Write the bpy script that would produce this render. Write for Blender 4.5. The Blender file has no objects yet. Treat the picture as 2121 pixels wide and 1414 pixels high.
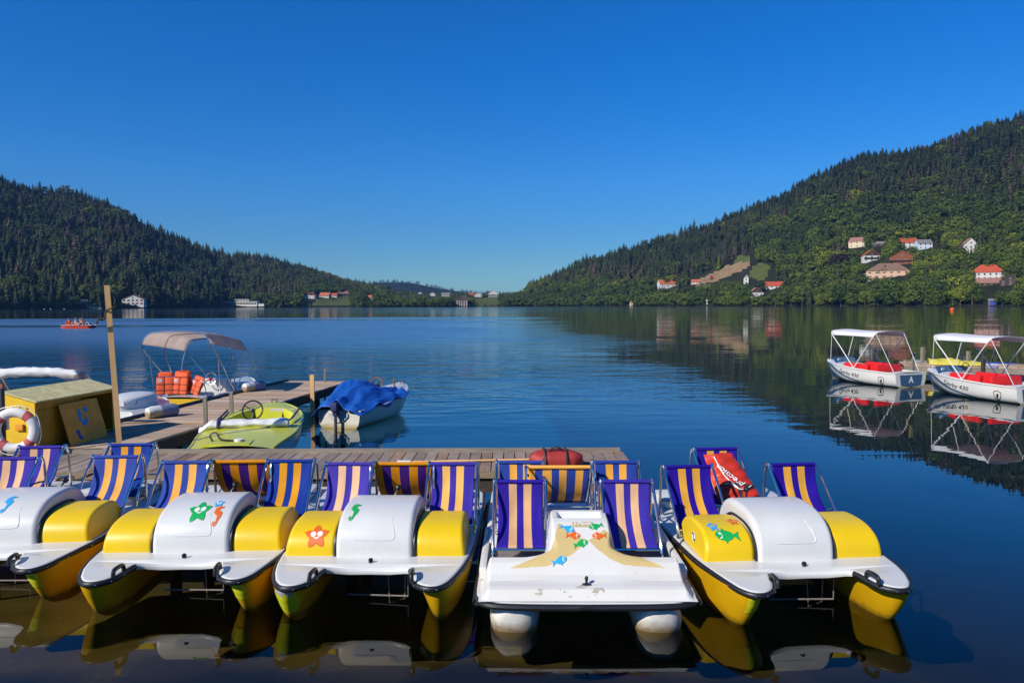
import bpy, bmesh, math, random
import numpy as np
from mathutils import Vector, Matrix, geometry
from math import sin, cos, pi, radians as R, sqrt, atan2, exp

SC = bpy.context.scene
COL = SC.collection
rnd = random.Random(7)

# ---------------------------------------------------------------- camera
CAM_H = 2.76
FPX = 1560.0                      # focal length in photo pixels (photo 2121 wide)
cam_d = bpy.data.cameras.new('camera'); cam = bpy.data.objects.new('camera', cam_d); COL.objects.link(cam)
cam_d.sensor_width = 36; cam_d.lens = FPX / 2121 * 36
cam_d.clip_start = .05; cam_d.clip_end = 30000
PITCH = math.atan(76 / FPX); ROLL = R(-.19)
CM = Matrix.Translation((0, 0, CAM_H)) @ Matrix.Rotation(R(90) - PITCH, 4, 'X') @ Matrix.Rotation(ROLL, 4, 'Z')
cam.matrix_world = CM
SC.camera = cam

# ---------------------------------------------------------------- sky, sun, exposure
SUN_EL = R(35); SUN_TRAVEL = Vector((.74, .67, 0)).normalized()      # light travels to the right and away
world = bpy.data.worlds.new('World'); SC.world = world; world.use_nodes = True
wt = world.node_tree; wn = wt.nodes
bg = wn['Background']
sky = wn.new('ShaderNodeTexSky'); sky.sky_type = 'NISHITA'; sky.sun_disc = False
sky.sun_elevation = SUN_EL
sky.sun_rotation = atan2(-SUN_TRAVEL.x, -SUN_TRAVEL.y)
sky.altitude = 600; sky.air_density = 1.0; sky.dust_density = .3; sky.ozone_density = 5.0
hs = wn.new('ShaderNodeHueSaturation'); hs.inputs['Hue'].default_value = .5; hs.inputs['Saturation'].default_value = 1.3
wt.links.new(sky.outputs[0], hs.inputs['Color'])
# a polarised, very clear morning sky: less white towards the horizon
tcw = wn.new('ShaderNodeTexCoord'); sxw = wn.new('ShaderNodeSeparateXYZ'); wt.links.new(tcw.outputs['Generated'], sxw.inputs[0])
rw = wn.new('ShaderNodeValToRGB'); ew = rw.color_ramp.elements
ew[0].position = 0; ew[0].color = (.36, .56, .72, 1); ew[1].position = .6; ew[1].color = (.25, .80, 1.05, 1)
for pos_, c_ in ((.06, (.38, .60, .74, 1)), (.16, (.40, .72, .95, 1)), (.30, (.22, .76, 1.05, 1))):
    q_ = ew.new(pos_); q_.color = c_
wt.links.new(sxw.outputs[2], rw.inputs[0])
mw = wn.new('ShaderNodeMix'); mw.data_type = 'RGBA'; mw.blend_type = 'MULTIPLY'; mw.inputs[0].default_value = 1
wt.links.new(hs.outputs[0], mw.inputs[6]); wt.links.new(rw.outputs[0], mw.inputs[7]); wt.links.new(mw.outputs[2], bg.inputs['Color'])
bg.inputs['Strength'].default_value = .11
sun_d = bpy.data.lights.new('sun', 'SUN'); sun = bpy.data.objects.new('sun', sun_d); COL.objects.link(sun)
sun_d.energy = 4.6; sun_d.angle = R(.53); sun_d.color = (1, .94, .84)
ldir = Vector((SUN_TRAVEL.x * cos(SUN_EL), SUN_TRAVEL.y * cos(SUN_EL), -sin(SUN_EL)))
sun.rotation_euler = ldir.to_track_quat('-Z', 'Y').to_euler()
SC.view_settings.view_transform = 'Standard'; SC.view_settings.look = 'None'
SC.view_settings.exposure = 0.2; SC.view_settings.gamma = 1
try:
    SC.cycles.max_bounces = 8; SC.cycles.transparent_max_bounces = 12
    SC.cycles.caustics_reflective = False; SC.cycles.caustics_refractive = False
    SC.cycles.use_denoising = True
    SC.cycles.sample_clamp_indirect = 4
except Exception: pass

# ---------------------------------------------------------------- geometry helpers
def ray(px, py):
    d = CM.to_3x3() @ Vector(((px - 1060.5) / FPX, (707 - py) / FPX, -1))
    return Vector((0, 0, CAM_H)), d
def at(px, py, z=None, Y=None):
    """the point of the place seen at a photo pixel, at height z or at distance Y"""
    o, d = ray(px, py)
    t = (z - o.z) / d.z if z is not None else Y / d.y
    return o + d * t
CMI = CM.inverted()
def proj(p):
    q = CMI @ Vector(p); return (1060.5 + FPX * q.x / -q.z, 707 - FPX * q.y / -q.z)
def lerp(a, b, t): return a + (b - a) * t
def interp(xs, x):
    if x <= xs[0][0]: return xs[0][1]
    for (a, va), (b, vb) in zip(xs, xs[1:]):
        if x <= b: return va + (vb - va) * (x - a) / (b - a)
    return xs[-1][1]
def smooth(t): t = max(0, min(1, t)); return t * t * (3 - 2 * t)
def spline(pts, n):
    """Catmull-Rom through pts"""
    P = [Vector(p) for p in pts]; P = [2 * P[0] - P[1]] + P + [2 * P[-1] - P[-2]]
    out = []
    for i in range(1, len(P) - 2):
        a, b, c, d = P[i - 1:i + 3]
        for k in range(n):
            t = k / n
            out.append(.5 * (2 * b + (c - a) * t + (2 * a - 5 * b + 4 * c - d) * t * t + (3 * b - a - 3 * c + d) * t ** 3))
    out.append(P[-2]); return out

class MB:
    """collects faces; build() links them as ONE mesh object"""
    def __init__(s): s.v = []; s.f = []; s.m = []
    def add(s, vs, fs, m=0):
        o = len(s.v); s.v += [tuple(v) for v in vs]
        for f in fs: s.f.append([i + o for i in f]); s.m.append(m)
        return s
    def box(s, c, d, rot=None, m=0, bev=0):
        x, y, z = d[0] / 2, d[1] / 2, d[2] / 2
        if bev:
            bm = bmesh.new(); bmesh.ops.create_cube(bm, size=1, matrix=Matrix.Diagonal((d[0], d[1], d[2], 1)))
            bmesh.ops.bevel(bm, geom=bm.edges[:], offset=bev, segments=2, affect='EDGES', profile=.6)
            vs = [v.co.copy() for v in bm.verts]; bm.verts.index_update()
            fs = [[v.index for v in f.verts] for f in bm.faces]; bm.free()
        else:
            vs = [Vector((i * x, j * y, k * z)) for k in (-1, 1) for j in (-1, 1) for i in (-1, 1)]
            fs = [(0, 2, 3, 1), (4, 5, 7, 6), (0, 1, 5, 4), (2, 6, 7, 3), (0, 4, 6, 2), (1, 3, 7, 5)]
        if rot is not None:
            M = rot if isinstance(rot, Matrix) else Matrix.Rotation(rot, 3, 'Z')
            vs = [M @ v for v in vs]
        c = Vector(c); return s.add([v + c for v in vs], fs, m)
    def beam(s, a, b, w, h, m=0, up=(0, 0, 1)):
        a, b = Vector(a), Vector(b); t = (b - a).normalized(); u = Vector(up)
        if abs(t.dot(u)) > .99: u = Vector((0, 1, 0))
        sx = t.cross(u).normalized(); sy = sx.cross(t)
        vs = [p + sx * i * w / 2 + sy * j * h / 2 for p in (a, b) for i, j in ((-1, -1), (1, -1), (1, 1), (-1, 1))]
        return s.add(vs, [(3, 2, 1, 0), (4, 5, 6, 7), (0, 1, 5, 4), (1, 2, 6, 5), (2, 3, 7, 6), (3, 0, 4, 7)], m)
    def tube(s, pts, r, n=8, m=0, closed=False, caps=True):
        P = [Vector(p) for p in pts]; N = len(P); rs = r if isinstance(r, (list, tuple)) else [r] * N
        T = []
        for i in range(N):
            a = P[(i - 1) % N] if closed or i else P[0]; b = P[(i + 1) % N] if closed or i < N - 1 else P[-1]
            T.append((b - a).normalized())
        u = T[0].orthogonal().normalized(); vs = []
        for i in range(N):
            u = (u - T[i] * u.dot(T[i]))
            u = u.normalized() if u.length > 1e-6 else T[i].orthogonal().normalized()
            w = T[i].cross(u)
            vs += [P[i] + (u * cos(2 * pi * k / n) + w * sin(2 * pi * k / n)) * rs[i] for k in range(n)]
        fs = []
        for i in range(N if closed else N - 1):
            j = (i + 1) % N
            fs += [(i * n + k, i * n + (k + 1) % n, j * n + (k + 1) % n, j * n + k) for k in range(n)]
        if not closed and caps: fs += [tuple(range(n))[::-1], tuple(range((N - 1) * n, N * n))]
        return s.add(vs, fs, m)
    def loft(s, loops, m=0, closed=True, cap0=False, cap1=False):
        n = len(loops[0]); vs = [v for l in loops for v in l]; fs = []
        for i in range(len(loops) - 1):
            for k in range(n if closed else n - 1):
                k2 = (k + 1) % n
                fs.append((i * n + k, i * n + k2, (i + 1) * n + k2, (i + 1) * n + k))
        if cap0: fs.append(tuple(range(n))[::-1])
        if cap1: fs.append(tuple(range((len(loops) - 1) * n, len(loops) * n)))
        return s.add(vs, fs, m)
    def grid(s, fn, nu, nv, m=0):
        vs = [fn(i / nu, j / nv) for i in range(nu + 1) for j in range(nv + 1)]; w = nv + 1
        fs = []
        for i in range(nu):
            for j in range(nv):
                f = (i * w + j, (i + 1) * w + j, (i + 1) * w + j + 1, i * w + j + 1)
                s_ = m((i + .5) / nu, (j + .5) / nv) if callable(m) else m
                if s_ is not None: fs.append((f, s_))
        o = len(s.v); s.v += [tuple(v) for v in vs]
        for f, k in fs: s.f.append([i + o for i in f]); s.m.append(k)
        return s
    def prism(s, poly, z0, z1, m=0, axis='z'):
        """an outline (list of 2-D points, counter-clockwise) given thickness"""
        tris = geometry.tessellate_polygon([[Vector((p[0], p[1], 0)) for p in poly]]); n = len(poly)
        def q(p, z): return (p[0], p[1], z) if axis == 'z' else ((z, p[0], p[1]) if axis == 'x' else (p[0], z, p[1]))
        vs = [q(p, z0) for p in poly] + [q(p, z1) for p in poly]
        fs = [tuple(t)[::-1] for t in tris] + [tuple(i + n for i in t) for t in tris]
        fs += [(i, (i + 1) % n, n + (i + 1) % n, n + i) for i in range(n)]
        return s.add(vs, fs, m)
    def lathe(s, prof, c=(0, 0, 0), n=16, m=0, axis=None):
        M = Vector((0, 0, 1)).rotation_difference(Vector(axis)).to_matrix() if axis is not None else Matrix.Identity(3)
        c = Vector(c)
        return s.loft([[c + M @ Vector((r * cos(2 * pi * k / n), r * sin(2 * pi * k / n), z)) for k in range(n)] for r, z in prof], m, True, prof[0][0] > 1e-4, prof[-1][0] > 1e-4)
    def ball(s, c, r, n=10, m=0, sc=(1, 1, 1)):
        c = Vector(c); L = []
        for i in range(n // 2 + 1):
            a = -pi / 2 + pi * i / (n // 2); rr = max(cos(a), .001)
            L.append([c + Vector((r * rr * cos(2 * pi * k / n) * sc[0], r * rr * sin(2 * pi * k / n) * sc[1], r * sin(a) * sc[2])) for k in range(n)])
        return s.loft(L, m, True, True, True)
    def xf(s, M):
        s.v = [tuple(M @ Vector(v)) for v in s.v]; return s
    def mesh(s, name, mats, smooth_angle=40, weld=False):
        me = bpy.data.meshes.new(name); me.from_pydata(s.v, [], s.f)
        for k in (mats if isinstance(mats, (list, tuple)) else [mats]): me.materials.append(k)
        me.polygons.foreach_set('material_index', s.m)
        bm = bmesh.new(); bm.from_mesh(me)
        if weld: bmesh.ops.remove_doubles(bm, verts=bm.verts[:], dist=1e-5)
        bmesh.ops.recalc_face_normals(bm, faces=bm.faces[:]); bm.to_mesh(me); bm.free()
        if smooth_angle:
            me.shade_smooth(); me.set_sharp_from_angle(angle=R(smooth_angle))
        me.update(); return me
    def build(s, name, mats, parent=None, smooth_angle=40, weld=False, loc=None):
        o = bpy.data.objects.new(name, s.mesh(name, mats, smooth_angle, weld)); COL.objects.link(o)
        if parent is not None: o.parent = parent
        if loc is not None: o.location = loc
        return o

def thing(name, label, cat, loc=(0, 0, 0), rz=0, group=None, scale=1):
    o = bpy.data.objects.new(name, None); COL.objects.link(o); o.empty_display_size = .2
    o.location = loc; o.rotation_euler = (0, 0, rz); o.scale = (scale,) * 3
    return tag(o, label, cat, group)
def tag(o, label, cat, group=None):
    o['label'] = label; o['category'] = cat
    if group: o['group'] = group
    return o
def kids(o): return [c for c in ALLKIDS.get(o.name, [])]
def copy_tree(o, parent=None):
    c = o.copy(); COL.objects.link(c)
    if parent is not None: c.parent = parent; c.matrix_parent_inverse = o.matrix_parent_inverse.copy()
    for ch in list(o.children): copy_tree(ch, c)
    return c
def structure(o): o['kind'] = 'structure'; return o
def pt_in(poly, x, y):
    c = False; n = len(poly); j = n - 1
    for i in range(n):
        (xi, yi), (xj, yj) = poly[i], poly[j]
        if (yi > y) != (yj > y) and x < (xj - xi) * (y - yi) / (yj - yi) + xi: c = not c
        j = i
    return c

# ---------------------------------------------------------------- materials
def mat(name, col, rough=.5, metal=0, noise=0, nscale=8, bump=0, bscale=40, col2=None, spec=.5, coat=0, dirt=None, stretch=None, obj=True, specks=None):
    """Principled with a little procedural variation; dirt = (z0, z1, colour): a waterline stain in object space"""
    m = bpy.data.materials.new(name); m.use_nodes = True; t = m.node_tree; N = t.nodes; L = t.links
    p = N['Principled BSDF']; p.inputs['Base Color'].default_value = (*col, 1); p.inputs['Roughness'].default_value = rough
    p.inputs['Metallic'].default_value = metal; p.inputs['Specular IOR Level'].default_value = spec
    p.inputs['Coat Weight'].default_value = coat; p.inputs['Coat Roughness'].default_value = .08
    tc = N.new('ShaderNodeTexCoord'); src = tc.outputs['Object']
    if stretch:
        mp = N.new('ShaderNodeMapping'); mp.inputs['Scale'].default_value = stretch; L.new(src, mp.inputs[0]); src2 = mp.outputs[0]
    else: src2 = src
    out = None
    if noise:
        n = N.new('ShaderNodeTexNoise'); n.inputs['Scale'].default_value = nscale; n.inputs['Detail'].default_value = 6
        L.new(src2, n.inputs['Vector'])
        rp = N.new('ShaderNodeValToRGB'); rp.color_ramp.elements[0].position = .3; rp.color_ramp.elements[1].position = .7
        c2 = col2 or tuple(c * (1 - noise) for c in col)
        rp.color_ramp.elements[0].color = (*c2, 1); rp.color_ramp.elements[1].color = (*col, 1)
        L.new(n.outputs['Fac'], rp.inputs[0]); out = rp.outputs[0]
        rr = N.new('ShaderNodeMapRange'); rr.inputs['To Min'].default_value = min(1, rough * 1.25); rr.inputs['To Max'].default_value = rough * .85
        L.new(n.outputs['Fac'], rr.inputs[0]); L.new(rr.outputs[0], p.inputs['Roughness'])
    if dirt:
        z0, z1, dc = dirt
        sx = N.new('ShaderNodeSeparateXYZ'); L.new(src, sx.inputs[0])
        n2 = N.new('ShaderNodeTexNoise'); n2.inputs['Scale'].default_value = 14; n2.inputs['Detail'].default_value = 5; L.new(src, n2.inputs['Vector'])
        ad = N.new('ShaderNodeMath'); ad.operation = 'MULTIPLY_ADD'; L.new(n2.outputs['Fac'], ad.inputs[0]); ad.inputs[1].default_value = (z1 - z0) * 1.2; L.new(sx.outputs[2], ad.inputs[2])
        mr = N.new('ShaderNodeMapRange'); L.new(ad.outputs[0], mr.inputs[0])
        mr.inputs['From Min'].default_value = z0 + (z1 - z0) * .6; mr.inputs['From Max'].default_value = z1 + (z1 - z0) * .6; mr.inputs['To Min'].default_value = .9; mr.inputs['To Max'].default_value = 0
        mx = N.new('ShaderNodeMix'); mx.data_type = 'RGBA'; L.new(mr.outputs[0], mx.inputs[0])
        if out: L.new(out, mx.inputs[6])
        else: mx.inputs[6].default_value = (*col, 1)
        mx.inputs[7].default_value = (*dc, 1); out = mx.outputs[2]
    if specks:                                   # scuffs, splashes and dirt specks
        n4 = N.new('ShaderNodeTexNoise'); n4.inputs['Scale'].default_value = 26; n4.inputs['Detail'].default_value = 8; n4.inputs['Roughness'].default_value = .72
        oi_ = N.new('ShaderNodeObjectInfo'); va = N.new('ShaderNodeVectorMath'); va.operation = 'ADD'; L.new(src, va.inputs[0]); L.new(oi_.outputs['Location'], va.inputs[1]); L.new(va.outputs[0], n4.inputs['Vector'])
        m4 = N.new('ShaderNodeMapRange'); m4.inputs['From Min'].default_value = .615; m4.inputs['From Max'].default_value = .70; m4.inputs['To Max'].default_value = .75; L.new(n4.outputs['Fac'], m4.inputs[0])
        x4 = N.new('ShaderNodeMix'); x4.data_type = 'RGBA'; L.new(m4.outputs[0], x4.inputs[0]); x4.inputs[7].default_value = (*specks, 1)
        if out: L.new(out, x4.inputs[6])
        else: x4.inputs[6].default_value = (*col, 1)
        out = x4.outputs[2]
    if out: L.new(out, p.inputs['Base Color'])
    if bump:
        b = N.new('ShaderNodeBump'); b.inputs['Strength'].default_value = bump; b.inputs['Distance'].default_value = .01
        n3 = N.new('ShaderNodeTexNoise'); n3.inputs['Scale'].default_value = bscale; n3.inputs['Detail'].default_value = 4
        L.new(src2, n3.inputs['Vector']); L.new(n3.outputs['Fac'], b.inputs['Height']); L.new(b.outputs[0], p.inputs['Normal'])
    return m

def srgb(r, g, b):
    f = lambda c: (c / 255 / 12.92) if c <= 10 else ((c / 255 + .055) / 1.055) ** 2.4
    return (f(r), f(g), f(b))

M = {}
M['white'] = mat('white_gelcoat', (.65, .65, .63), .36, noise=.1, nscale=2.4, col2=(.58, .57, .535), coat=.15, bump=.04, bscale=9, specks=(.44, .41, .35))
M['white_plain'] = mat('white_paint', (.76, .76, .73), .4, noise=.12, nscale=5)
M['float_white'] = mat('float_polythene', (.72, .70, .64), .45, noise=.12, nscale=5, dirt=(.01, .10, (.24, .15, .06)), specks=(.4, .36, .28))
M['yellow'] = mat('yellow_gelcoat', (.78, .52, .001), .38, noise=.09, nscale=3, coat=.05, specks=(.55, .36, .02))
M['yellow_hull'] = mat('yellow_hull_gelcoat', (.70, .40, .004), .36, noise=.14, nscale=5, coat=.2, col2=(.60, .32, .004), dirt=(-.02, .05, (.10, .07, .015)), specks=(.40, .24, .02))
M['black_rubber'] = mat('black_rubber', (.014, .014, .016), .42, noise=.3, nscale=20)
M['black_plastic'] = mat('black_plastic', (.012, .012, .012), .35)
M['chrome'] = mat('stainless_steel', (.72, .72, .73), .16, metal=1, noise=.1, nscale=30)
M['grey_alu'] = mat('aluminium', (.55, .56, .58), .3, metal=1)
# ================================================================ THE LAND AND THE LAKE
def nodes(name):
    m = bpy.data.materials.new(name); m.use_nodes = True; return m, m.node_tree.nodes, m.node_tree.links
def vmath(N, L, op, a, b=None):
    n = N.new('ShaderNodeMath'); n.operation = op
    for i, s in enumerate((a, b)):
        if s is None: continue
        if isinstance(s, (int, float)): n.inputs[i].default_value = s
        else: L.new(s, n.inputs[i])
    return n.outputs[0]
def mrange(N, L, v, a, b, c=0, d=1, sm=True):
    n = N.new('ShaderNodeMapRange'); n.interpolation_type = 'SMOOTHSTEP' if sm else 'LINEAR'
    L.new(v, n.inputs['Value']); n.inputs['From Min'].default_value = a; n.inputs['From Max'].default_value = b
    n.inputs['To Min'].default_value = c; n.inputs['To Max'].default_value = d; return n.outputs[0]
def noise(N, L, vec, scale, detail=3, rough=.5, stretch=None):
    if stretch:
        mp = N.new('ShaderNodeMapping'); mp.inputs['Scale'].default_value = stretch; L.new(vec, mp.inputs[0]); vec = mp.outputs[0]
    n = N.new('ShaderNodeTexNoise'); n.inputs['Scale'].default_value = scale; n.inputs['Detail'].default_value = detail
    n.inputs['Roughness'].default_value = rough; L.new(vec, n.inputs['Vector']); return n.outputs['Fac']

def water_material():
    m, N, L = nodes('lake_water'); out = N['Material Output']; N.remove(N['Principled BSDF'])
    g = N.new('ShaderNodeNewGeometry'); P = g.outputs['Position']
    sx = N.new('ShaderNodeSeparateXYZ'); L.new(P, sx.inputs[0]); X, Y = sx.outputs[0], sx.outputs[1]
    # wind: ruffled water beyond the jetty on one side of the lake, calm in the lee of the other shore
    wob = vmath(N, L, 'MULTIPLY', vmath(N, L, 'SUBTRACT', noise(N, L, P, .035, 3), .5), 40)
    edge = vmath(N, L, 'ADD', vmath(N, L, 'ADD', X, wob), vmath(N, L, 'MULTIPLY', Y, .02))
    left = mrange(N, L, edge, 14, -14)
    far = vmath(N, L, 'MULTIPLY', mrange(N, L, Y, 13, 30), mrange(N, L, vmath(N, L, 'ADD', Y, vmath(N, L, 'MULTIPLY', wob, 1.0)), 185, 150))
    streak = mrange(N, L, noise(N, L, P, .03, 3, .5, (.12, 1, 1)), .36, .52)
    band = mrange(N, L, Y, 90, 115)
    nearfar = vmath(N, L, 'MAXIMUM', vmath(N, L, 'SUBTRACT', 1, band), streak)
    wind = vmath(N, L, 'MULTIPLY', vmath(N, L, 'MULTIPLY', left, far), nearfar)
    # ripples of three sizes, longer across the view
    h1 = vmath(N, L, 'MULTIPLY', noise(N, L, P, 2.2, 3, .55, (.6, 1, 1)), .10)
    h2 = vmath(N, L, 'MULTIPLY', noise(N, L, P, .55, 2, .5, (.45, 1, 1)), .26)
    ruff = vmath(N, L, 'MULTIPLY', vmath(N, L, 'ADD', h1, h2), wind)
    midz = vmath(N, L, 'MULTIPLY', mrange(N, L, Y, 8, 20, .11, 1), mrange(N, L, noise(N, L, P, .09, 3, .5, (.3, 1, 1)), .35, .65, .25, 1))
    c1 = vmath(N, L, 'MULTIPLY', noise(N, L, P, 1.6, 2, .5, (.35, 1, 1)), .0055)
    c2 = vmath(N, L, 'MULTIPLY', noise(N, L, P, .35, 2, .5, (.5, 1, 1)), .010)
    calm = vmath(N, L, 'MULTIPLY', vmath(N, L, 'MULTIPLY', vmath(N, L, 'ADD', c1, c2), midz), mrange(N, L, Y, 30, 120, 1, 2.6))
    fadef = mrange(N, L, Y, 150, 700, 1, .35)
    H = vmath(N, L, 'MULTIPLY', vmath(N, L, 'ADD', ruff, calm), fadef)
    b = N.new('ShaderNodeBump'); b.inputs['Distance'].default_value = 1; b.inputs['Strength'].default_value = 1
    L.new(H, b.inputs['Height'])
    dt_ = N.new('ShaderNodeVectorMath'); dt_.operation = 'DOT_PRODUCT'; L.new(b.outputs[0], dt_.inputs[0]); L.new(g.outputs['Incoming'], dt_.inputs[1])
    ca = vmath(N, L, 'MINIMUM', vmath(N, L, 'ABSOLUTE', dt_.outputs['Value']), 1)          # reflectance of a water surface (Schlick), the same from either side
    F_ = vmath(N, L, 'ADD', .021, vmath(N, L, 'MULTIPLY', .979, vmath(N, L, 'POWER', vmath(N, L, 'SUBTRACT', 1, ca), 5)))
    gl = N.new('ShaderNodeBsdfGlossy'); L.new(vmath(N, L, 'MAXIMUM', vmath(N, L, 'MULTIPLY', wind, mrange(N, L, Y, 18, 70, 0, .26)), mrange(N, L, Y, 40, 350, 0, .075)), gl.inputs['Roughness']);     # waves too small to resolve far out
    gl.inputs['Color'].default_value = (1, 1, 1, 1)
    L.new(b.outputs[0], gl.inputs['Normal'])
    tr = N.new('ShaderNodeBsdfTransparent'); tr.inputs['Color'].default_value = (.70, .68, .52, 1)
    mx = N.new('ShaderNodeMixShader'); L.new(F_, mx.inputs[0]); L.new(tr.outputs[0], mx.inputs[1]); L.new(gl.outputs[0], mx.inputs[2])
    L.new(mx.outputs[0], out.inputs['Surface'])
    return m
M['water'] = water_material()
wb = MB().add([(-2500, -30, 0), (2500, -30, 0), (2500, 4300, 0), (-2500, 4300, 0)], [(0, 1, 2, 3)])
water = structure(wb.build('water', M['water'], smooth_angle=0))
if water.data.polygons[0].normal.z < 0: water.data.flip_normals()

def bed_material():
    m, N, L = nodes('lake_bed'); p = N['Principled BSDF']
    g = N.new('ShaderNodeNewGeometry'); P = g.outputs['Position']
    sx = N.new('ShaderNodeSeparateXYZ'); L.new(P, sx.inputs[0])
    v = N.new('ShaderNodeTexVoronoi'); v.inputs['Scale'].default_value = 7; L.new(P, v.inputs['Vector'])
    n1 = noise(N, L, P, 1.2, 6, .6)
    rp = N.new('ShaderNodeValToRGB'); e = rp.color_ramp.elements
    e[0].position = .3; e[0].color = (.085, .064, .022, 1); e[1].position = .75; e[1].color = (.16, .12, .045, 1)
    L.new(vmath(N, L, 'MULTIPLY_ADD', v.outputs['Color'], .35) if False else n1, rp.inputs[0])
    st = mrange(N, L, v.outputs['Distance'], .12, .3, 1, 0)
    sel = vmath(N, L, 'MULTIPLY', st, mrange(N, L, noise(N, L, P, 2.1, 2), .56, .64))
    mx = N.new('ShaderNodeMix'); mx.data_type = 'RGBA'; L.new(sel, mx.inputs[0]); L.new(rp.outputs[0], mx.inputs[6]); mx.inputs[7].default_value = (.17, .145, .10, 1)
    dp = mrange(N, L, sx.outputs[2], -1.1, -3.0)                  # blue light scattered up from deep water, put into the bed colour
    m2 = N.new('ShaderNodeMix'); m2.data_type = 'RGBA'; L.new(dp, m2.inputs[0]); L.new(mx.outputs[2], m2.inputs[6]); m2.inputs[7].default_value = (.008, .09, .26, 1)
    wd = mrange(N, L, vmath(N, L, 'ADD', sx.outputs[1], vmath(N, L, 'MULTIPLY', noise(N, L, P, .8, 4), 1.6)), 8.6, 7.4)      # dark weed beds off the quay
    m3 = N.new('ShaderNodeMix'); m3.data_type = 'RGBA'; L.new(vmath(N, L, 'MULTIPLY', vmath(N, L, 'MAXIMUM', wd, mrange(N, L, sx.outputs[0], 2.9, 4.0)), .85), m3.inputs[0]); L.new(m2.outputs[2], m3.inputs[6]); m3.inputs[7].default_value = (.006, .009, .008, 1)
    L.new(m3.outputs[2], p.inputs['Base Color']); p.inputs['Roughness'].default_value = .9; p.inputs['Specular IOR Level'].default_value = 0
    return m
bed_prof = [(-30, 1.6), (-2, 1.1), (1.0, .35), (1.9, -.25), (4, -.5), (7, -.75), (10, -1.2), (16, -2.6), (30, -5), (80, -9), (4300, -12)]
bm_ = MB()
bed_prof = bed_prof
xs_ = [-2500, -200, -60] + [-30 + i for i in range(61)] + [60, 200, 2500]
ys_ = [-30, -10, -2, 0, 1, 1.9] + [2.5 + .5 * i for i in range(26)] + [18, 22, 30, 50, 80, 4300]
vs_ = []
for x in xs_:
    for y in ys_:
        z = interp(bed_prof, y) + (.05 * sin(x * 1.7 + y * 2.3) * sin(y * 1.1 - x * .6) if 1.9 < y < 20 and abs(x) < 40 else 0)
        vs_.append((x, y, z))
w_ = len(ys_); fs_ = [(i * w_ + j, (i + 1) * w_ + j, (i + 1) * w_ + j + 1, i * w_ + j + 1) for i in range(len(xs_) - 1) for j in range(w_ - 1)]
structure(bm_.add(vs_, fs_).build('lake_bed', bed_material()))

# ---- hills: for each bearing (given as a photo column) the distance of the shore, of the ridge, and the ridge's height
HOR = lambda px: 634.5 - 7 * px / 2121
SHORE = [(-600, 520), (-300, 560), (0, 660), (300, 800), (420, 950), (480, 1050), (700, 1100), (960, 1130), (1040, 1250), (1110, 1250), (1300, 1100), (1575, 860), (1800, 720), (2100, 615), (2450, 540), (2800, 500)]
RIDGE_D = [(-600, 1100), (0, 1150), (300, 1250), (480, 1500), (700, 1800), (860, 1750), (1000, 1700), (1090, 1550), (1300, 1500), (1640, 1450), (1900, 1330), (2121, 1260), (2800, 1150)]
SKYLINE = [(-600, 260), (-300, 310), (0, 366), (40, 386), (100, 394), (150, 400), (200, 413), (250, 432), (300, 458), (350, 478), (400, 500), (440, 512), (470, 520), (510, 524), (560, 533), (600, 542), (640, 552), (680, 566), (720, 578), (760, 588), (800, 594), (830, 601), (880, 606), (940, 606), (1000, 607), (1060, 606), (1085, 598), (1095, 585),
           (1130, 573), (1200, 540), (1260, 520), (1320, 503), (1380, 488), (1420, 478), (1460, 462), (1500, 446), (1540, 430), (1580, 418), (1610, 405), (1640, 386), (1670, 366), (1700, 352), (1740, 334), (1780, 322), (1830, 314), (1900, 302), (1960, 286), (2010, 266), (2070, 246), (2121, 230), (2400, 150), (2800, 120)]
def land(px, t):
    """the ground on a bearing; t = 0 at the shore, 1 on the ridge"""
    d0, d1 = interp(SHORE, px), interp(RIDGE_D, px); d = d0 + (d1 - d0) * t
    yr = interp(SKYLINE, px); tree = 4 if px < 300 else 9 if (px < 800 or px > 1100) else 8
    zr = CAM_H + d1 * (HOR(px) - (yr + FPX * tree / d1)) / FPX
    zr = max(zr, 3)
    g = t ** 1.12 if t <= 1 else 1 - .9 * (t - 1) - (t - 1) ** 2
    z = -1.0 + 2.2 * smooth(t * 40) + (zr - 1.2) * g
    z += (1.8 * sin(px * .031 + t * 9) + 1.3 * sin(px * .083 - t * 17)) * smooth(t * 4) * min(1, zr / 60)
    return Vector(((px - 1060.5) / FPX * d, d, z))
def land_at(px, py, t0=0.0, t1=1.0):
    """the first point of the ground on that bearing that is seen at height py"""
    t = t0
    while t < t1:
        if proj(land(px, t))[1] <= py: return land(px, t), t
        t += .0025
    return land(px, t1), t1
SOIL = [(1425, 588), (1462, 572), (1500, 552), (1535, 542), (1556, 543), (1548, 556), (1520, 566), (1490, 580), (1450, 590)]
MEADOWS = [[(648, 633), (652, 620), (668, 613), (728, 613), (730, 632)], [(1548, 572), (1558, 554), (1576, 543), (1594, 550), (1590, 574), (1570, 582)],
           [(1520, 545), (1532, 527), (1552, 530), (1550, 543)], [(1440, 590), (1500, 588), (1500, 600), (1440, 602)], [(755, 634), (757, 617), (778, 617), (772, 634)], [(975, 634), (985, 618), (1030, 615), (1040, 634)], [(888, 618), (925, 609), (935, 616), (950, 622), (890, 625)], [(1738, 560), (1752, 515), (1762, 515), (1760, 570)]]
def terr_mat(name, c1, c2, sc=.05, rough=.95):
    return mat(name, c1, rough, noise=1, nscale=sc, col2=c2, spec=.1, obj=False)
M['forest_floor'] = terr_mat('forest_floor', (.03, .032, .016), (.014, .018, .009))
M['soil'] = terr_mat('bare_soil', (.33, .21, .11), (.18, .13, .07), .16)
M['meadow'] = terr_mat('meadow_grass', (.11, .12, .028), (.06, .085, .02), .08)
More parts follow.
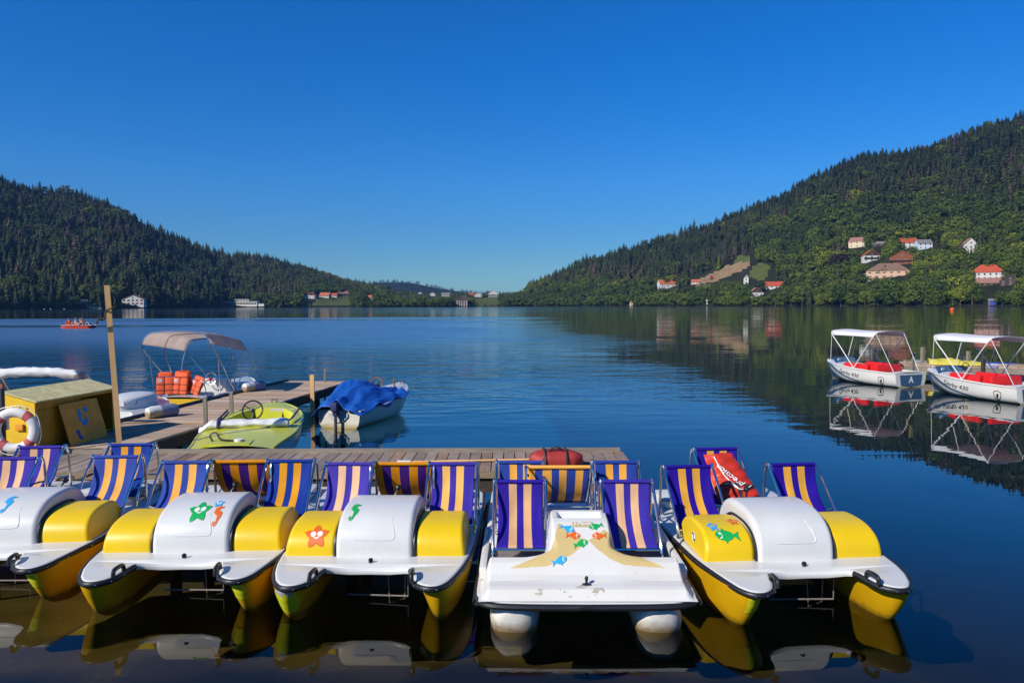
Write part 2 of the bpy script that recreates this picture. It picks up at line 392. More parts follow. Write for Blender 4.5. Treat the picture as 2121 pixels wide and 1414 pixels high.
tm = MB(); NX, NT = 640, 70
tv = [land(-600 + 3400 * i / NX, 1.25 * j / NT) for i in range(NX + 1) for j in range(NT + 1)]
tpy = [proj(v) for v in tv]
tf, tmi = [], []
for i in range(NX):
    for j in range(NT):
        k = i * (NT + 1) + j; q = (k, k + NT + 1, k + NT + 2, k + 1)
        cx = sum(tpy[a][0] for a in q) / 4; cy = sum(tpy[a][1] for a in q) / 4
        mi = 0
        if j < NT * .8:
            if pt_in(SOIL, cx, cy): mi = 1
            elif any(pt_in(p, cx, cy) for p in MEADOWS): mi = 2
        tm.f.append(list(q)); tm.m.append(mi)
tm.v = [tuple(v) for v in tv]
structure(tm.build('hillside', [M['forest_floor'], M['soil'], M['meadow']], smooth_angle=0))
# a farther wooded ridge closing the valley
M['far_forest'] = mat('distant_spruce', (.030, .042, .030), 1, noise=.5, nscale=.03, spec=0)
fm = MB(); FAR_Y = 3600
FARSKY = [(560, 640), (700, 600), (760, 584), (790, 580), (840, 580), (870, 584), (890, 589), (930, 596), (960, 600), (1010, 603), (1100, 606), (1300, 620)]
fl = [[], [], []]
r_ = random.Random(3)
for i in range(420):
    px = 560 + 740 * i / 419; y = interp(FARSKY, px) + 5
    z = CAM_H + FAR_Y * (HOR(px) - y) / FPX; x = (px - 1060.5) / FPX * FAR_Y
    fl[0].append((x * .9, FAR_Y - 500, -2)); fl[1].append((x, FAR_Y, max(z, 0))); fl[2].append((x * 1.1, FAR_Y + 500, -5))
fm.loft(fl, closed=False)
far_hill = fm.build('far_hill', M['far_forest'], smooth_angle=0); structure(far_hill)

# the morning air over the lake
hz = MB().box((0, 2180, 205), (5400, 4440, 450))
hm, hN, hL = nodes('morning_air'); hN.remove(hN['Principled BSDF'])
pv = hN.new('ShaderNodeVolumePrincipled'); pv.inputs['Color'].default_value = (.22, .46, 1, 1); pv.inputs['Density'].default_value = 6.5e-5; pv.inputs['Anisotropy'].default_value = .2
hL.new(pv.outputs[0], hN['Material Output'].inputs['Volume'])
haze = hz.build('haze', hm, smooth_angle=0); haze['kind'] = 'stuff'
# ================================================================ HOUSES ROUND THE LAKE
M['w_white'] = mat('white_render', (.62, .60, .54), .8, noise=.1, nscale=.8)
M['w_cream'] = mat('cream_render', (.70, .58, .38), .8, noise=.12, nscale=.8)
M['w_pink'] = mat('pink_render', (.66, .42, .27), .8, noise=.12, nscale=.8)
M['w_blue'] = mat('pale_blue_render', (.62, .68, .76), .8, noise=.1, nscale=.8)
M['w_timber'] = mat('dark_timber', (.055, .032, .022), .8, noise=.3, nscale=2)
M['w_redwood'] = mat('red_brown_timber', (.25, .075, .03), .8, noise=.3, nscale=2)
M['r_red'] = mat('red_roof_tiles', (.46, .075, .03), .8, noise=.25, nscale=.9)
M['r_orange'] = mat('orange_roof_tiles', (.50, .13, .045), .8, noise=.25, nscale=.9)
M['r_brown'] = mat('brown_roof_tiles', (.20, .12, .075), .85, noise=.25, nscale=.9)
M['r_rose'] = mat('faded_roof_tiles', (.34, .16, .12), .85, noise=.25, nscale=.9)
M['r_grey'] = mat('grey_slates', (.20, .19, .18), .8, noise=.2, nscale=.9)
M['pane'] = mat('window_glass', (.02, .025, .03), .12)
M['shutter_red'] = mat('red_shutter', (.30, .03, .03), .6)
M['stone'] = mat('pale_stone', (.26, .22, .17), .9, noise=.3, nscale=.6)
M['chim'] = mat('chimney_brick', (.40, .26, .20), .9, noise=.2, nscale=2)
HOUSE_RECTS = []
def house(px0, px1, yb, ye, yt, label, wall='w_white', roof='r_red', style='side', yaw=0, win=(2, 3), trim=None, chim=1, name='house', cat='house', depth=.8, gable=None, balcony=False, shutter=None, clear=True, t0=0.0, base=None, low=.38):
    """px0..px1: width on its bearing, yb base, ye eaves, yt ridge (all as seen); style: side = ridge across the view, front = gable to the view, hip"""
    pc = (px0 + px1) / 2
    p, t = land_at(pc, yb, t0); d = p.y; k = d / FPX
    w = (px1 - px0) * k * .9; h = (yb - ye) * k; rh = (ye - yt) * k; dp = min(max(w * depth, 5), 14)
    o = thing(name, label, cat, p - Vector((0, 0, .5)), -atan2(p.x, p.y) + yaw); h += .5
    w2, d2 = w / 2, dp / 2
    MB().box((0, d2, h / 2 - 1), (w, dp, h + 2)).build('wall', M[wall], o, 0)
    ov = .5; r = MB()
    if style == 'side':
        A = [(-w2 - ov, -ov, h - .25), (w2 + ov, -ov, h - .25), (w2 + ov, d2, h + rh), (-w2 - ov, d2, h + rh), (-w2 - ov, dp + ov, h - .25), (w2 + ov, dp + ov, h - .25)]
        r.add(A, [(0, 1, 2, 3), (3, 2, 5, 4)]); B = [(x, y, z - .3) for x, y, z in A]; r.add(B, [(3, 2, 1, 0), (4, 5, 2, 3)]); r.add(A + B, [(0, 6, 7, 1), (1, 7, 8, 2), (2, 8, 11, 5), (5, 11, 10, 4), (4, 10, 9, 3), (3, 9, 6, 0)])
        for s in (-1, 1):
            g = MB(); g.add([(s * w2, 0, h), (s * w2, dp, h), (s * w2, d2, h + rh - .3), (s * (w2 - .2), 0, h), (s * (w2 - .2), dp, h), (s * (w2 - .2), d2, h + rh - .3)], [(0, 1, 2), (5, 4, 3), (0, 3, 4, 1), (1, 4, 5, 2), (2, 5, 3, 0)])
            g.build('gable', M[gable or wall], o, 0)
    elif style == 'front':
        A = [(-w2 - ov, -ov, h - .25), (-w2 - ov, dp + ov, h - .25), (0, -ov, h + rh), (0, dp + ov, h + rh), (w2 + ov, -ov, h - .25), (w2 + ov, dp + ov, h - .25)]
        r.add(A, [(0, 2, 3, 1), (2, 4, 5, 3)]); B = [(x, y, z - .3) for x, y, z in A]; r.add(B, [(1, 3, 2, 0), (3, 5, 4, 2)]); r.add(A + B, [(0, 6, 8, 2), (2, 8, 10, 4), (4, 10, 11, 5), (5, 11, 9, 3), (3, 9, 7, 1), (1, 7, 6, 0)])
        MB().add([(-w2, 0, h), (w2, 0, h), (0, 0, h + rh - .3), (-w2, .2, h), (w2, .2, h), (0, .2, h + rh - .3)], [(0, 1, 2), (5, 4, 3), (0, 3, 4, 1), (1, 4, 5, 2), (2, 5, 3, 0)]).build('gable', M[gable or wall], o, 0)
    else:
        q = w2 * .42
        A = [(-w2 - ov, -ov, h - .2), (w2 + ov, -ov, h - .2), (w2 + ov, dp + ov, h - .2), (-w2 - ov, dp + ov, h - .2), (-q, d2, h + rh), (q, d2, h + rh)]
        r.add(A, [(0, 1, 5, 4), (1, 2, 5), (2, 3, 4, 5), (3, 0, 4), (3, 2, 1, 0)])
    ro = r.build('roof', M[roof], o, 0)
    for c in range(chim):
        cx = w2 * (.45 - .9 * c)
        MB().box((cx, d2 + .3, h + rh * .75 + .5), (.7, .7, 1.8)).build('chimney', M['chim'], ro, 0)
    rows, cols = win
    ww, wh = min(1.2, w / (cols * 2)), min(1.4, h / rows * .5)
    for i in range(rows):
        for j in range(cols):
            x = -w2 + w * (j + .5) / cols; z = h * (i + .55) / rows + (.2 if i == 0 else 0)
            f = MB().box((x, -.03, z), (ww + .25, .1, wh + .25)).build('window', M['w_white'] if wall != 'w_white' else M['w_timber'], o, 0)
            MB().box((x, -.07, z), (ww, .06, wh)).build('pane', M['w_white' if wall == 'w_timber' and name == 'hotel' else 'pane'], f, 0)
            if shutter:
                for s in (-1, 1): MB().box((x + s * (ww * .75 + .1), -.045, z), (ww * .5, .07, wh)).build('shutter', M[shutter], f, 0)
    if style == 'front' and rh > 2.4:
        f = MB().box((0, -.03, h + rh * .3), (ww + .25, .1, wh * .8 + .25)).build('window', M['w_white'] if (gable or wall) != 'w_white' else M['w_timber'], o, 0)
        MB().box((0, -.07, h + rh * .3), (ww, .06, wh * .8)).build('pane', M['pane'], f, 0)
    if balcony:
        MB().box((0, -.75, h * .55), (w * .9, 1.3, .15)).box((0, -1.38, h * .55 + .5), (w * .9, .06, .9)).build('balcony', M['w_timber'], o, 0)
    if clear: HOUSE_RECTS.append((lerp(px0, px1, .1), yt, lerp(px0, px1, .9), lerp(yb, ye, low), d))
    return o
H = house
H(253, 300, 631.5, 619, 610.5, 'big white house with red shutters by the left shore', roof='r_brown', style='front', win=(2, 5), shutter='shutter_red', depth=.5, chim=1, yaw=-.32)
H(181, 202, 640, 634, 629.5, 'low tan boathouse at the water left of the big white house', wall='w_cream', roof='r_brown', style='side', win=(1, 3), chim=0, name='boathouse', cat='boathouse')
H(166, 182, 631, 627, 621.5, 'small brown cabin behind the tan boathouse on the left shore', wall='w_timber', roof='r_grey', style='side', win=(1, 2), chim=0, name='cabin', cat='cabin', low=.3)
H(627, 654, 618, 612, 605, 'white chalet with a red roof, leftmost of the chalets above the meadow', roof='r_red', style='front', win=(1, 4), gable='w_timber', yaw=-.35)
H(661, 683, 616, 611.5, 605.5, 'long chalet with an orange gable roof in the middle of the row above the meadow', roof='r_orange', style='side', win=(1, 4), yaw=-.35)
H(684, 699, 615, 611.5, 607, 'small red roofed chalet just left of the terraced brown building', roof='r_red', style='side', win=(1, 3), yaw=-.35)
H(699.5, 725, 615, 607, 603, 'brown chalet hotel with stacked balconies right of the meadow chalets', wall='w_timber', roof='r_rose', style='side', win=(3, 5), balcony=True, name='hotel', cat='hotel')
H(759, 774, 620, 615.5, 611, 'small white house with an orange roof alone among shore trees', roof='r_orange', style='side', win=(1, 3), yaw=-.3)
H(863, 877, 609, 604.5, 599.5, 'white gabled house on the rise left of the far village', roof='r_brown', style='front', win=(1, 3))
H(889, 903, 613, 608.5, 604.5, 'small white house beside an orange shed in the far village', roof='r_orange', style='front', win=(1, 2))
H(914, 934, 609, 606, 601.5, 'long low house with a grey roof in the far village', roof='r_grey', style='side', win=(1, 4))
H(943, 971, 634, 622, 612, 'tall half timbered hotel with rows of white windows at the far shore', wall='w_timber', roof='r_rose', style='front', win=(3, 5), gable='w_timber', name='hotel', cat='hotel', yaw=-.25, low=.5)
H(971, 982, 613, 610, 606, 'small dark red house right of the half timbered hotel', wall='w_redwood', roof='r_red', style='side', win=(1, 2))
H(982, 999, 615, 610, 605.5, 'white gabled house with a red roof right of the half timbered hotel', roof='r_red', style='front', win=(1, 3))
H(1009, 1035, 613, 607, 599.5, 'large white chalet with a wide gable, rightmost in the far village', roof='r_orange', style='front', win=(2, 4), balcony=True)
H(1364, 1402, 598, 588, 579, 'white house with a bright orange roof below the tall spruces', roof='r_orange', style='side', win=(1, 3), yaw=.35, low=.6)
H(1431, 1448, 588, 583.5, 578.5, 'small orange roofed house at the lower end of the bare slope', roof='r_orange', style='side', win=(1, 2), low=.5)
H(1304, 1311, 633.5, 627.5, 623, 'tiny cream hut with an orange roof at the right shore', wall='w_cream', roof='r_orange', style='front', win=(1, 1), chim=0, name='hut', cat='hut')
H(1552, 1582, 614.5, 606, 595.5, 'white house with a dark timber gable just above the right shore', roof='r_rose', style='front', gable='w_timber', win=(1, 3), yaw=.25)
H(1583, 1622, 598, 592, 583, 'red roofed house behind the white gabled shore house', roof='r_red', style='side', gable='w_timber', win=(1, 4), low=.4)
H(1539, 1550, 588, 576, 569, 'narrow white house below the green meadow on the right slope', roof='r_grey', style='front', win=(2, 1), low=.2)
H(1753, 1791, 513, 500, 491, 'cream house with a faded red roof, highest of the houses left of the purple tree', wall='w_cream', roof='r_rose', style='side', win=(2, 3), yaw=-.35, chim=2)
H(1803, 1828, 511, 505, 500, 'dark wooden shed between the cream house and the red roofed house', wall='w_timber', roof='r_grey', style='side', win=(1, 2), chim=0, name='shed', cat='shed', low=.2)
H(1784, 1823, 541, 530, 518, 'half timbered house with an orange roof in front of the dark wooden shed', roof='r_orange', style='front', gable='w_timber', win=(2, 3), balcony=True, yaw=.3)
H(1864, 1898, 513, 502, 492.5, 'white house with a dark gable and red roof left of the pale blue house', roof='r_red', style='side', gable='w_timber', win=(2, 3), yaw=.3, chim=2)
H(1898, 1929, 516, 504, 495.5, 'pale blue house with a grey roof on the right slope', wall='w_blue', roof='r_grey', style='side', win=(2, 3), yaw=.4, chim=2)
H(1836, 1896, 548, 535, 519.5, 'red brown timber chalet standing just above the pink villa', wall='w_redwood', roof='r_orange', style='front', win=(2, 4), balcony=True, low=.2)
H(1792, 1882, 577, 561, 545, 'large pink villa with a brown many gabled roof', wall='w_pink', roof='r_brown', style='hip', win=(2, 6), chim=2, name='villa', cat='villa', shutter='w_timber')
H(1992, 2023, 526, 508, 493, 'pale house with a faded roof half hidden by trees high on the right', roof='r_rose', style='front', win=(2, 3), low=.95, yaw=.3)
H(2009, 2077, 580, 564, 547.5, 'large white villa with a bright red hipped roof', roof='r_red', style='hip', win=(2, 6), name='villa', cat='villa', depth=.7, chim=0)
H(2021, 2069, 593, 586, 576, 'brown roofed house directly below the red hipped villa', wall='w_timber', roof='r_rose', style='side', win=(1, 4), low=.3)
H(2070, 2111, 592, 582, 569, 'brown gabled house right of the red hipped villa', wall='w_timber', roof='r_brown', style='front', win=(2, 3), low=.2)
o = H(2047, 2064, 634, 623, 619.5, 'blue boathouse door at the water below the brown gabled house', wall='stone', roof='r_grey', style='side', win=(1, 1), chim=0, name='boathouse', cat='boathouse')
M['blue_paint'] = mat('blue_paint', (.015, .04, .28), .5)
MB().box((0, -.12, 2.2), (4.6, .1, 4.0)).build('door', M['blue_paint'], o, 0)
M['teal'] = mat('teal_sheet', (.01, .18, .24), .6)
H(1787, 1799, 578, 568, 566, 'teal garden shed at the left end of the pink villa', wall='teal', roof='r_grey', style='side', win=(1, 1), chim=0, name='shed', cat='shed')
# the long white flat-roofed building on the left shore
p, t = land_at(497, 633); k = p.y / FPX
o = thing('lakeside_pavilion', 'long white flat roofed building with window bands on the left shore', 'building', p - Vector((0, 0, .5)), -atan2(p.x, p.y) - .45)
MB().box((0, 8, 2.6), (74 * k, 14, 7.0)).build('wall', M['w_white'], o, 0)
MB().box((0, 7.8, 6.3), (75 * k, 15, .5)).build('roof', M['w_white'], o, 0)
MB().box((-2 * k, 9, 8.0), (37 * k, 10, 3.0)).build('upper_storey', M['w_white'], o, 0)
MB().box((40 * k, 7, 1.2), (22 * k, 9, 3.6)).build('annexe', M['w_white'], o, 0)
for j in range(12):
    f = MB().box((-33 * k + 6 * k * j, .95, 3.4), (4.6 * k, .2, 2.2)).build('window', M['r_grey'], o, 0); MB().box((-33 * k + 6 * k * j, .83, 3.4), (4.2 * k, .12, 1.8)).build('pane', M['pane'], f, 0)
for j in range(6):
    f = MB().box((-17 * k + 6 * k * j, 3.95, 8.0), (4.8 * k, .2, 1.7)).build('window', M['r_grey'], o, 0); MB().box((-17 * k + 6 * k * j, 3.83, 8.0), (4.4 * k, .12, 1.4)).build('pane', M['pane'], f, 0)
HOUSE_RECTS.append((460, 622, 550, 634, p.y))
for r_ in [(1425, 545, 1450, 588, 1150), (1450, 560, 1475, 583, 1150), (1475, 555, 1545, 575, 1200), (1515, 520, 1560, 565, 1200), (650, 614, 728, 632, 1300), (1555, 545, 1602, 580, 1200), (1478, 500, 1500, 560, 1400)]: HOUSE_RECTS.append(r_)
# red digger at the foot of the bare slope
p, t = land_at(1473, 579)
M['digger_red'] = mat('red_machine_paint', (.55, .02, .03), .4); M['steel_dark'] = mat('dark_steel', (.05, .05, .05), .5)
o = thing('excavator', 'red digger at the foot of the bare earth slope', 'excavator', p, .4, scale=1.5)
MB().box((0, 0, 1.9), (2.6, 2.2, 1.2), bev=.15).build('body', M['digger_red'], o); MB().box((-.6, -.4, 3.0), (1.1, 1.2, 1.3), bev=.1).build('cab', M['pane'], o)
MB().tube([(.8, 0, 2.3), (2.2, 0, 4.6), (4.0, 0, 3.6)], [.28, .25, .2], 6).build('boom', M['digger_red'], o)
MB().tube([(4.0, 0, 3.6), (4.3, 0, 1.8)], .17, 6).box((4.2, 0, 1.4), (.9, 1, .8)).build('bucket', M['steel_dark'], o)
for s in (-1, 1): MB().box((0, s * 1.0, .55), (3.6, .6, 1.0), bev=.25).build('track', M['steel_dark'], o)
p, t = land_at(1464, 631)
o = thing('cross', 'white stone cross on the right shore', 'cross', p, 0)
MB().box((0, 0, 3.2), (.9, .9, 6.6)).box((0, 0, 4.9), (3.6, .8, .9)).box((0, 0, .4), (2.2, 2.2, .9)).build('shaft', M['w_white'], o, 0)
HOUSE_RECTS.append((1460, 620, 1468, 634, p.y))
# ================================================================ TREES
def leafmat(name, ramp, attr):
    m, N, L = nodes(name); p = N['Principled BSDF']; p.inputs['Roughness'].default_value = .8; p.inputs['Specular IOR Level'].default_value = .15
    if attr: a = N.new('ShaderNodeAttribute'); a.attribute_name = 'tint'; fac = a.outputs['Fac']
    else: a = N.new('ShaderNodeObjectInfo'); fac = a.outputs['Random']
    r = N.new('ShaderNodeValToRGB'); e = r.color_ramp.elements
    for k, (pos, c) in enumerate(ramp):
        if k < 2: e[k].position = pos; e[k].color = (*c, 1)
        else: q = e.new(pos); q.color = (*c, 1)
    L.new(fac, r.inputs[0])
    g = N.new('ShaderNodeNewGeometry'); hv = N.new('ShaderNodeHueSaturation')
    L.new(r.outputs[0], hv.inputs['Color']); L.new(mrange(N, L, g.outputs['Random Per Island'], 0, 1, .74, 1.26, False), hv.inputs['Value'])
    L.new(hv.outputs[0], p.inputs['Base Color']); return m
RAMP_C = [(0, (.036, .054, .022)), (.45, (.056, .076, .028)), (.80, (.080, .094, .032)), (.93, (.100, .102, .038)), (.955, (.13, .09, .06)), (1, (.15, .105, .075))]
RAMP_B = [(0, (.044, .072, .018)), (.35, (.068, .104, .018)), (.7, (.098, .134, .020)), (.88, (.130, .165, .023)), (1, (.20, .235, .026))]
M['conifer'] = leafmat('spruce_needles', RAMP_C, False); M['conifer_mass'] = leafmat('spruce_needles_mass', RAMP_C, True)
M['leaf'] = leafmat('broad_leaves', RAMP_B, False); M['leaf_mass'] = leafmat('broad_leaves_mass', RAMP_B, True)
M['bark'] = mat('bark', (.16, .13, .10), .9, noise=.4, nscale=3)
M['purple_leaf'] = leafmat('copper_beech_leaves', [(0, (.022, .014, .018)), (1, (.03, .018, .02))], False)
M['bright_leaf'] = leafmat('bright_leaves', [(0, (.10, .15, .018)), (1, (.12, .17, .02))], False)

def conifer_np(seed, layers, blades, rad=.17, bare=.06, ragged=.35):
    r = random.Random(seed); V = []; F = []
    for i in range(layers):
        f = i / (layers - 1); h = bare + (1 - bare) * f ** .93
        l0 = rad * (1 - f) ** .72 + .014
        if f < .15: l0 *= .75 + f * 1.6
        a0 = r.random() * 6.28
        for k in range(blades):
            a = a0 + 2 * pi * (k + .4 * r.random()) / blades
            l = l0 * (1 + ragged * (r.random() - .5) * 2); w = l0 * (2.4 / blades + .22)
            dr = .30 + .25 * r.random(); ca, sa = cos(a), sin(a)
            def P(u, s, z): return (ca * u - sa * s, sa * u + ca * s, h + z)
            o = len(V)
            V += [P(.0, -.25 * w, .05 * l + .03), P(0, .25 * w, .05 * l + .03), P(l * .55, w * .75, -dr * l * .5), P(l * .55, -w * .75, -dr * l * .5), P(l, w * .15, -dr * l * 1.15), P(l, -w * .15, -dr * l * 1.15)]
            F += [(o, o + 3, o + 2, o + 1), (o + 3, o + 5, o + 4, o + 2)]
    return np.array(V, np.float32), np.array(F, np.int32)
def broad_np(seed, clumps, per, leaf=.06, wide=.40, h0=.22):
    r = random.Random(seed); V = []; F = []
    cs = []
    for i in range(clumps):
        a = r.random() * 6.28; u = r.random(); zz = h0 + .12 + (.86 - h0 - .12) * u
        prof = wide * sqrt(max(.08, 1 - ((zz - .55) / .45) ** 2)) * (.55 + .4 * r.random())
        cs.append((cos(a) * prof, sin(a) * prof, zz, .11 + .09 * r.random()))
    cs.append((0, 0, .86, .12)); cs.append((0, 0, .6, .2))
    for cx, cy, cz, cr in cs:
        for k in range(per):
            a = r.random() * 6.28; z = r.uniform(-.75, 1); q = sqrt(1 - z * z); n = Vector((q * cos(a), q * sin(a), z))
            p = Vector((cx, cy, cz)) + n * cr * (.75 + .35 * r.random())
            nn = (n + Vector((r.uniform(-.6, .6), r.uniform(-.6, .6), r.uniform(-.3, .8)))).normalized()
            u = nn.orthogonal().normalized(); u.rotate(Matrix.Rotation(r.random() * 6.28, 3, nn)); w = nn.cross(u); s = leaf * (.7 + .6 * r.random())
            o = len(V); V += [tuple(p - u * s - w * s * .2), tuple(p + w * s * .8), tuple(p + u * s + w * s * .1), tuple(p - w * s * .7)]
            F.append((o, o + 1, o + 2, o + 3))
    return np.array(V, np.float32), np.array(F, np.int32)
def np_mesh(name, V, F, m, tint=None):
    me = bpy.data.meshes.new(name); nv, nf = len(V), len(F)
    me.vertices.add(nv); me.vertices.foreach_set('co', V.astype(np.float32).ravel())
    me.loops.add(nf * 4); me.loops.foreach_set('vertex_index', F.astype(np.int32).ravel())
    me.polygons.add(nf); me.polygons.foreach_set('loop_start', np.arange(0, nf * 4, 4, dtype=np.int32))
    me.update(calc_edges=True)
    if tint is not None:
        at_ = me.attributes.new('tint', 'FLOAT', 'POINT'); at_.data.foreach_set('value', tint.astype(np.float32))
    me.materials.append(m); return me
def trunk_mesh(kind):
    b = MB()
    if kind == 'c': b.tube([(0, 0, -.05), (0, 0, .3), (.003, 0, .95)], [.013, .010, .002], 6)
    else:
        b.tube([(0, 0, -.06), (.01, 0, .2), (0, .01, .45), (.01, 0, .75)], [.026, .02, .014, .003], 6)
        for k in range(5):
            a = k * 1.3; z = .26 + .07 * k
            b.tube([(0, 0, z), (.12 * cos(a), .12 * sin(a), z + .13), (.25 * cos(a), .25 * sin(a), z + .2)], [.011, .007, .002], 5)
    return b.mesh('trunk', M['bark'])
CON_HI = [np_mesh('crown', *conifer_np(s, 15, 9, .19 + .03 * (s % 3), .05 + .06 * (s % 2)), M['conifer']) for s in range(6)]
BRO_HI = [np_mesh('crown', *broad_np(40 + s, 26, 44, .036, .36 + .05 * (s % 3), .10 + .05 * (s % 3)), M['leaf']) for s in range(7)]
CON_LO = [conifer_np(100 + s, 11, 7, .19 + .03 * (s % 3)) for s in range(6)]
BRO_LO = [broad_np(200 + s, 17, 26, .050, .38 + .03 * (s % 3), .12) for s in range(6)]
TRUNK_C, TRUNK_B = trunk_mesh('c'), trunk_mesh('b')

tr = random.Random(11); cand = []
def hides_house(px, py0, py1, halfw, d):
    for (x0, y0, x1, y1, hd) in HOUSE_RECTS:
        if d < hd + 6 and px + halfw > x0 and px - halfw < x1 and py0 < y1 and py1 > y0: return True
    return False
def put(kind, p, px, hgt, tint):
    d = p.y; py1 = proj(p)[1]; py0 = proj(p + Vector((0, 0, hgt)))[1]
    hw = hgt * (.16 if kind == 'c' else .34) * FPX / d
    if hides_house(px, py0, py1, hw, d): return
    cand.append((kind, p, px, hgt, tint, d, py0))
# the shore: a belt of broadleaf trees with some conifers behind
px = -400.0
while px < 2480:
    d = interp(SHORE, px)
    for row in range(3):
        t = .004 + .012 * row + tr.random() * .006; x = px + tr.uniform(-6, 6)
        p = land(x, t)
        lefty = x < 430
        kind = 'b' if tr.random() < ((.42 if row == 0 else .12) if lefty else (.95 if x < 1100 else .9 if row < 2 else .6)) else 'c'
        h = tr.uniform(7, 13) if kind == 'b' else tr.uniform(13, 22)
        if 1100 < x < 1620: h = tr.uniform(10, 17)
        if x > 1620: h = tr.uniform(13, 21) if kind == 'b' else tr.uniform(15, 22)
        if 440 < x < 560: h *= .5
        if 560 < x < 1095: h *= 1.15
        if 640 < x < 732: h = tr.uniform(2.5, 6)
        if 752 < x < 776 or 972 < x < 1036: h = tr.uniform(4, 8)
        if 975 < x < 1040 and row: continue
        put(kind, p, x, h, tr.random() * (.75 if lefty else .85))
    px += 8.0 * FPX / d * (.75 + .5 * tr.random())
# the slopes
n = 0
for _ in range(31000):
    px = tr.uniform(-480, 2520); d0, d1 = interp(SHORE, px), interp(RIDGE_D, px)
    t = tr.random() * 1.03
    d = d0 + (d1 - d0) * t
    if tr.random() > (d * (d1 - d0)) / (1500 * 700) * 1.0: continue
    p = land(px, t); qx, qy = proj(p)
    if pt_in(SOIL, qx, qy) or any(pt_in(m_, qx, qy) for m_ in MEADOWS): continue
    if t < .03: continue
    if px < 620: pb = .04 if t > .12 else .22
    elif px < 1095: pb = .85 if t < .25 else .35
    elif px < 1555: pb = .04 if qy < 590 else .5
    else: pb = .52 * smooth((qy - 395 - max(0, 1750 - px) * .25) / 60) + .02
    kind = 'b' if tr.random() < pb else 'c'
    h = tr.uniform(10, 17) if kind == 'b' else tr.uniform(11, 19) * (1 + .35 * (tr.random() < .12))
    if px < 450 and t < .45 and kind == 'c': h *= 1.25
    if 800 < px < 1095: h *= .62
    if px > 1620 and kind == 'b': h = tr.uniform(8, 19)
    if t > .86: h *= .78
    tint = min(1, max(0, .42 + .30 * (sin(p.x * .021 + p.y * .013) + sin(p.x * .047 - p.y * .031) * .7) * .6 + tr.uniform(-.4, .4)))
    if kind == 'c' and tr.random() < (.05 if px < 500 else .025): tint = .97
    if px < 500 and kind == 'c': tint = tint if tint > .95 else tint * .9
    put(kind, p, px, h, tint)
# trees that stand out against the sky on the ridges
for (px, h) in [(1410, 30), (1418, 27), (1428, 25), (1436, 33), (1395, 22), (1544, 25), (1640, 24), (1215, 24), (1208, 20), (1150, 20), (1105, 22), (1098, 19), (40, 24), (92, 26), (230, 22), (4, 34), (312, 22), (338, 24), (395, 20)]:
    put('c', land(px, .985), px, h * .8, tr.random() * .5)
# a bare-stemmed stand above the cleared slope
STAND = []
for k in range(46):
    px = tr.uniform(1395, 1562); py = interp([(1395, 588), (1430, 578), (1480, 560), (1530, 536), (1562, 520)], px) - tr.uniform(2, 16)
    p, t = land_at(px, py); STAND.append((p, px))
cand.sort(key=lambda c: -c[3] / c[5])
per = {'c': 0, 'b': 0}; singles = []; mass = {'c': [], 'b': []}
for c in sorted(cand, key=lambda c: c[5] - c[3] * 8):
    if per[c[0]] < 285 and -20 < c[2] < 2140: per[c[0]] += 1; singles.append(c)
    else: mass[c[0]].append(c)
for k in range(1700):      # the farther ridge
    px = tr.uniform(600, 1150); v = tr.random(); y = interp(FARSKY, px) + 3; z = CAM_H + FAR_Y * (HOR(px) - y) / FPX; x = (px - 1060.5) / FPX * FAR_Y
    mass['c'].append(('c', Vector((x * lerp(1, .94, v), FAR_Y - 300 * v, max(z, 0) * (1 - .6 * v))), px, tr.uniform(9, 14), .15 + .3 * tr.random(), FAR_Y, 0))
LAB = {('c', 0): 'dark green spruce in the forest on the left hillside', ('c', 1): 'dark spruce among the trees by the far end of the lake', ('c', 2): 'dark spruce among broadleaf trees on the right hillside',
       ('b', 0): 'bushy broadleaf tree at the foot of the left hillside', ('b', 1): 'rounded broadleaf tree by the far end of the lake', ('b', 2): 'full green broadleaf tree on the right shore of the lake'}
GRP = {('c', 0): 'spruces on the left hillside', ('c', 1): 'spruces at the far end', ('c', 2): 'spruces on the right hillside', ('b', 0): 'broadleaf trees on the left shore', ('b', 1): 'broadleaf trees at the far end', ('b', 2): 'broadleaf trees on the right shore'}
def single_tree(kind, p, h, label, group, crown=None, cmat=None, name=None, wide=1, rz=None):
    o = bpy.data.objects.new(name or ('spruce_tree' if kind == 'c' else 'broadleaf_tree'), None); COL.objects.link(o)
    o.location = p - Vector((0, 0, .4)); o.scale = (h * wide, h * wide, h); o.rotation_euler = (0, 0, tr.random() * 6.28 if rz is None else rz)
    tag(o, label, 'tree', group)
    me = crown or tr.choice(CON_HI if kind == 'c' else BRO_HI)
    if cmat: me = me.copy(); me.materials[0] = cmat
    c = bpy.data.objects.new('crown', me); COL.objects.link(c); c.parent = o
    b = bpy.data.objects.new('trunk', TRUNK_C if kind == 'c' else TRUNK_B); COL.objects.link(b); b.parent = o
    return o
for kind, p, px, h, tint, d, _ in singles:
    z = 0 if px < 560 else (1 if px < 1095 else 2)
    single_tree(kind, p, h, LAB[kind, z], GRP[kind, z], wide=tr.uniform(.85, 1.2) * (1.0 if kind == 'c' else 1.15))
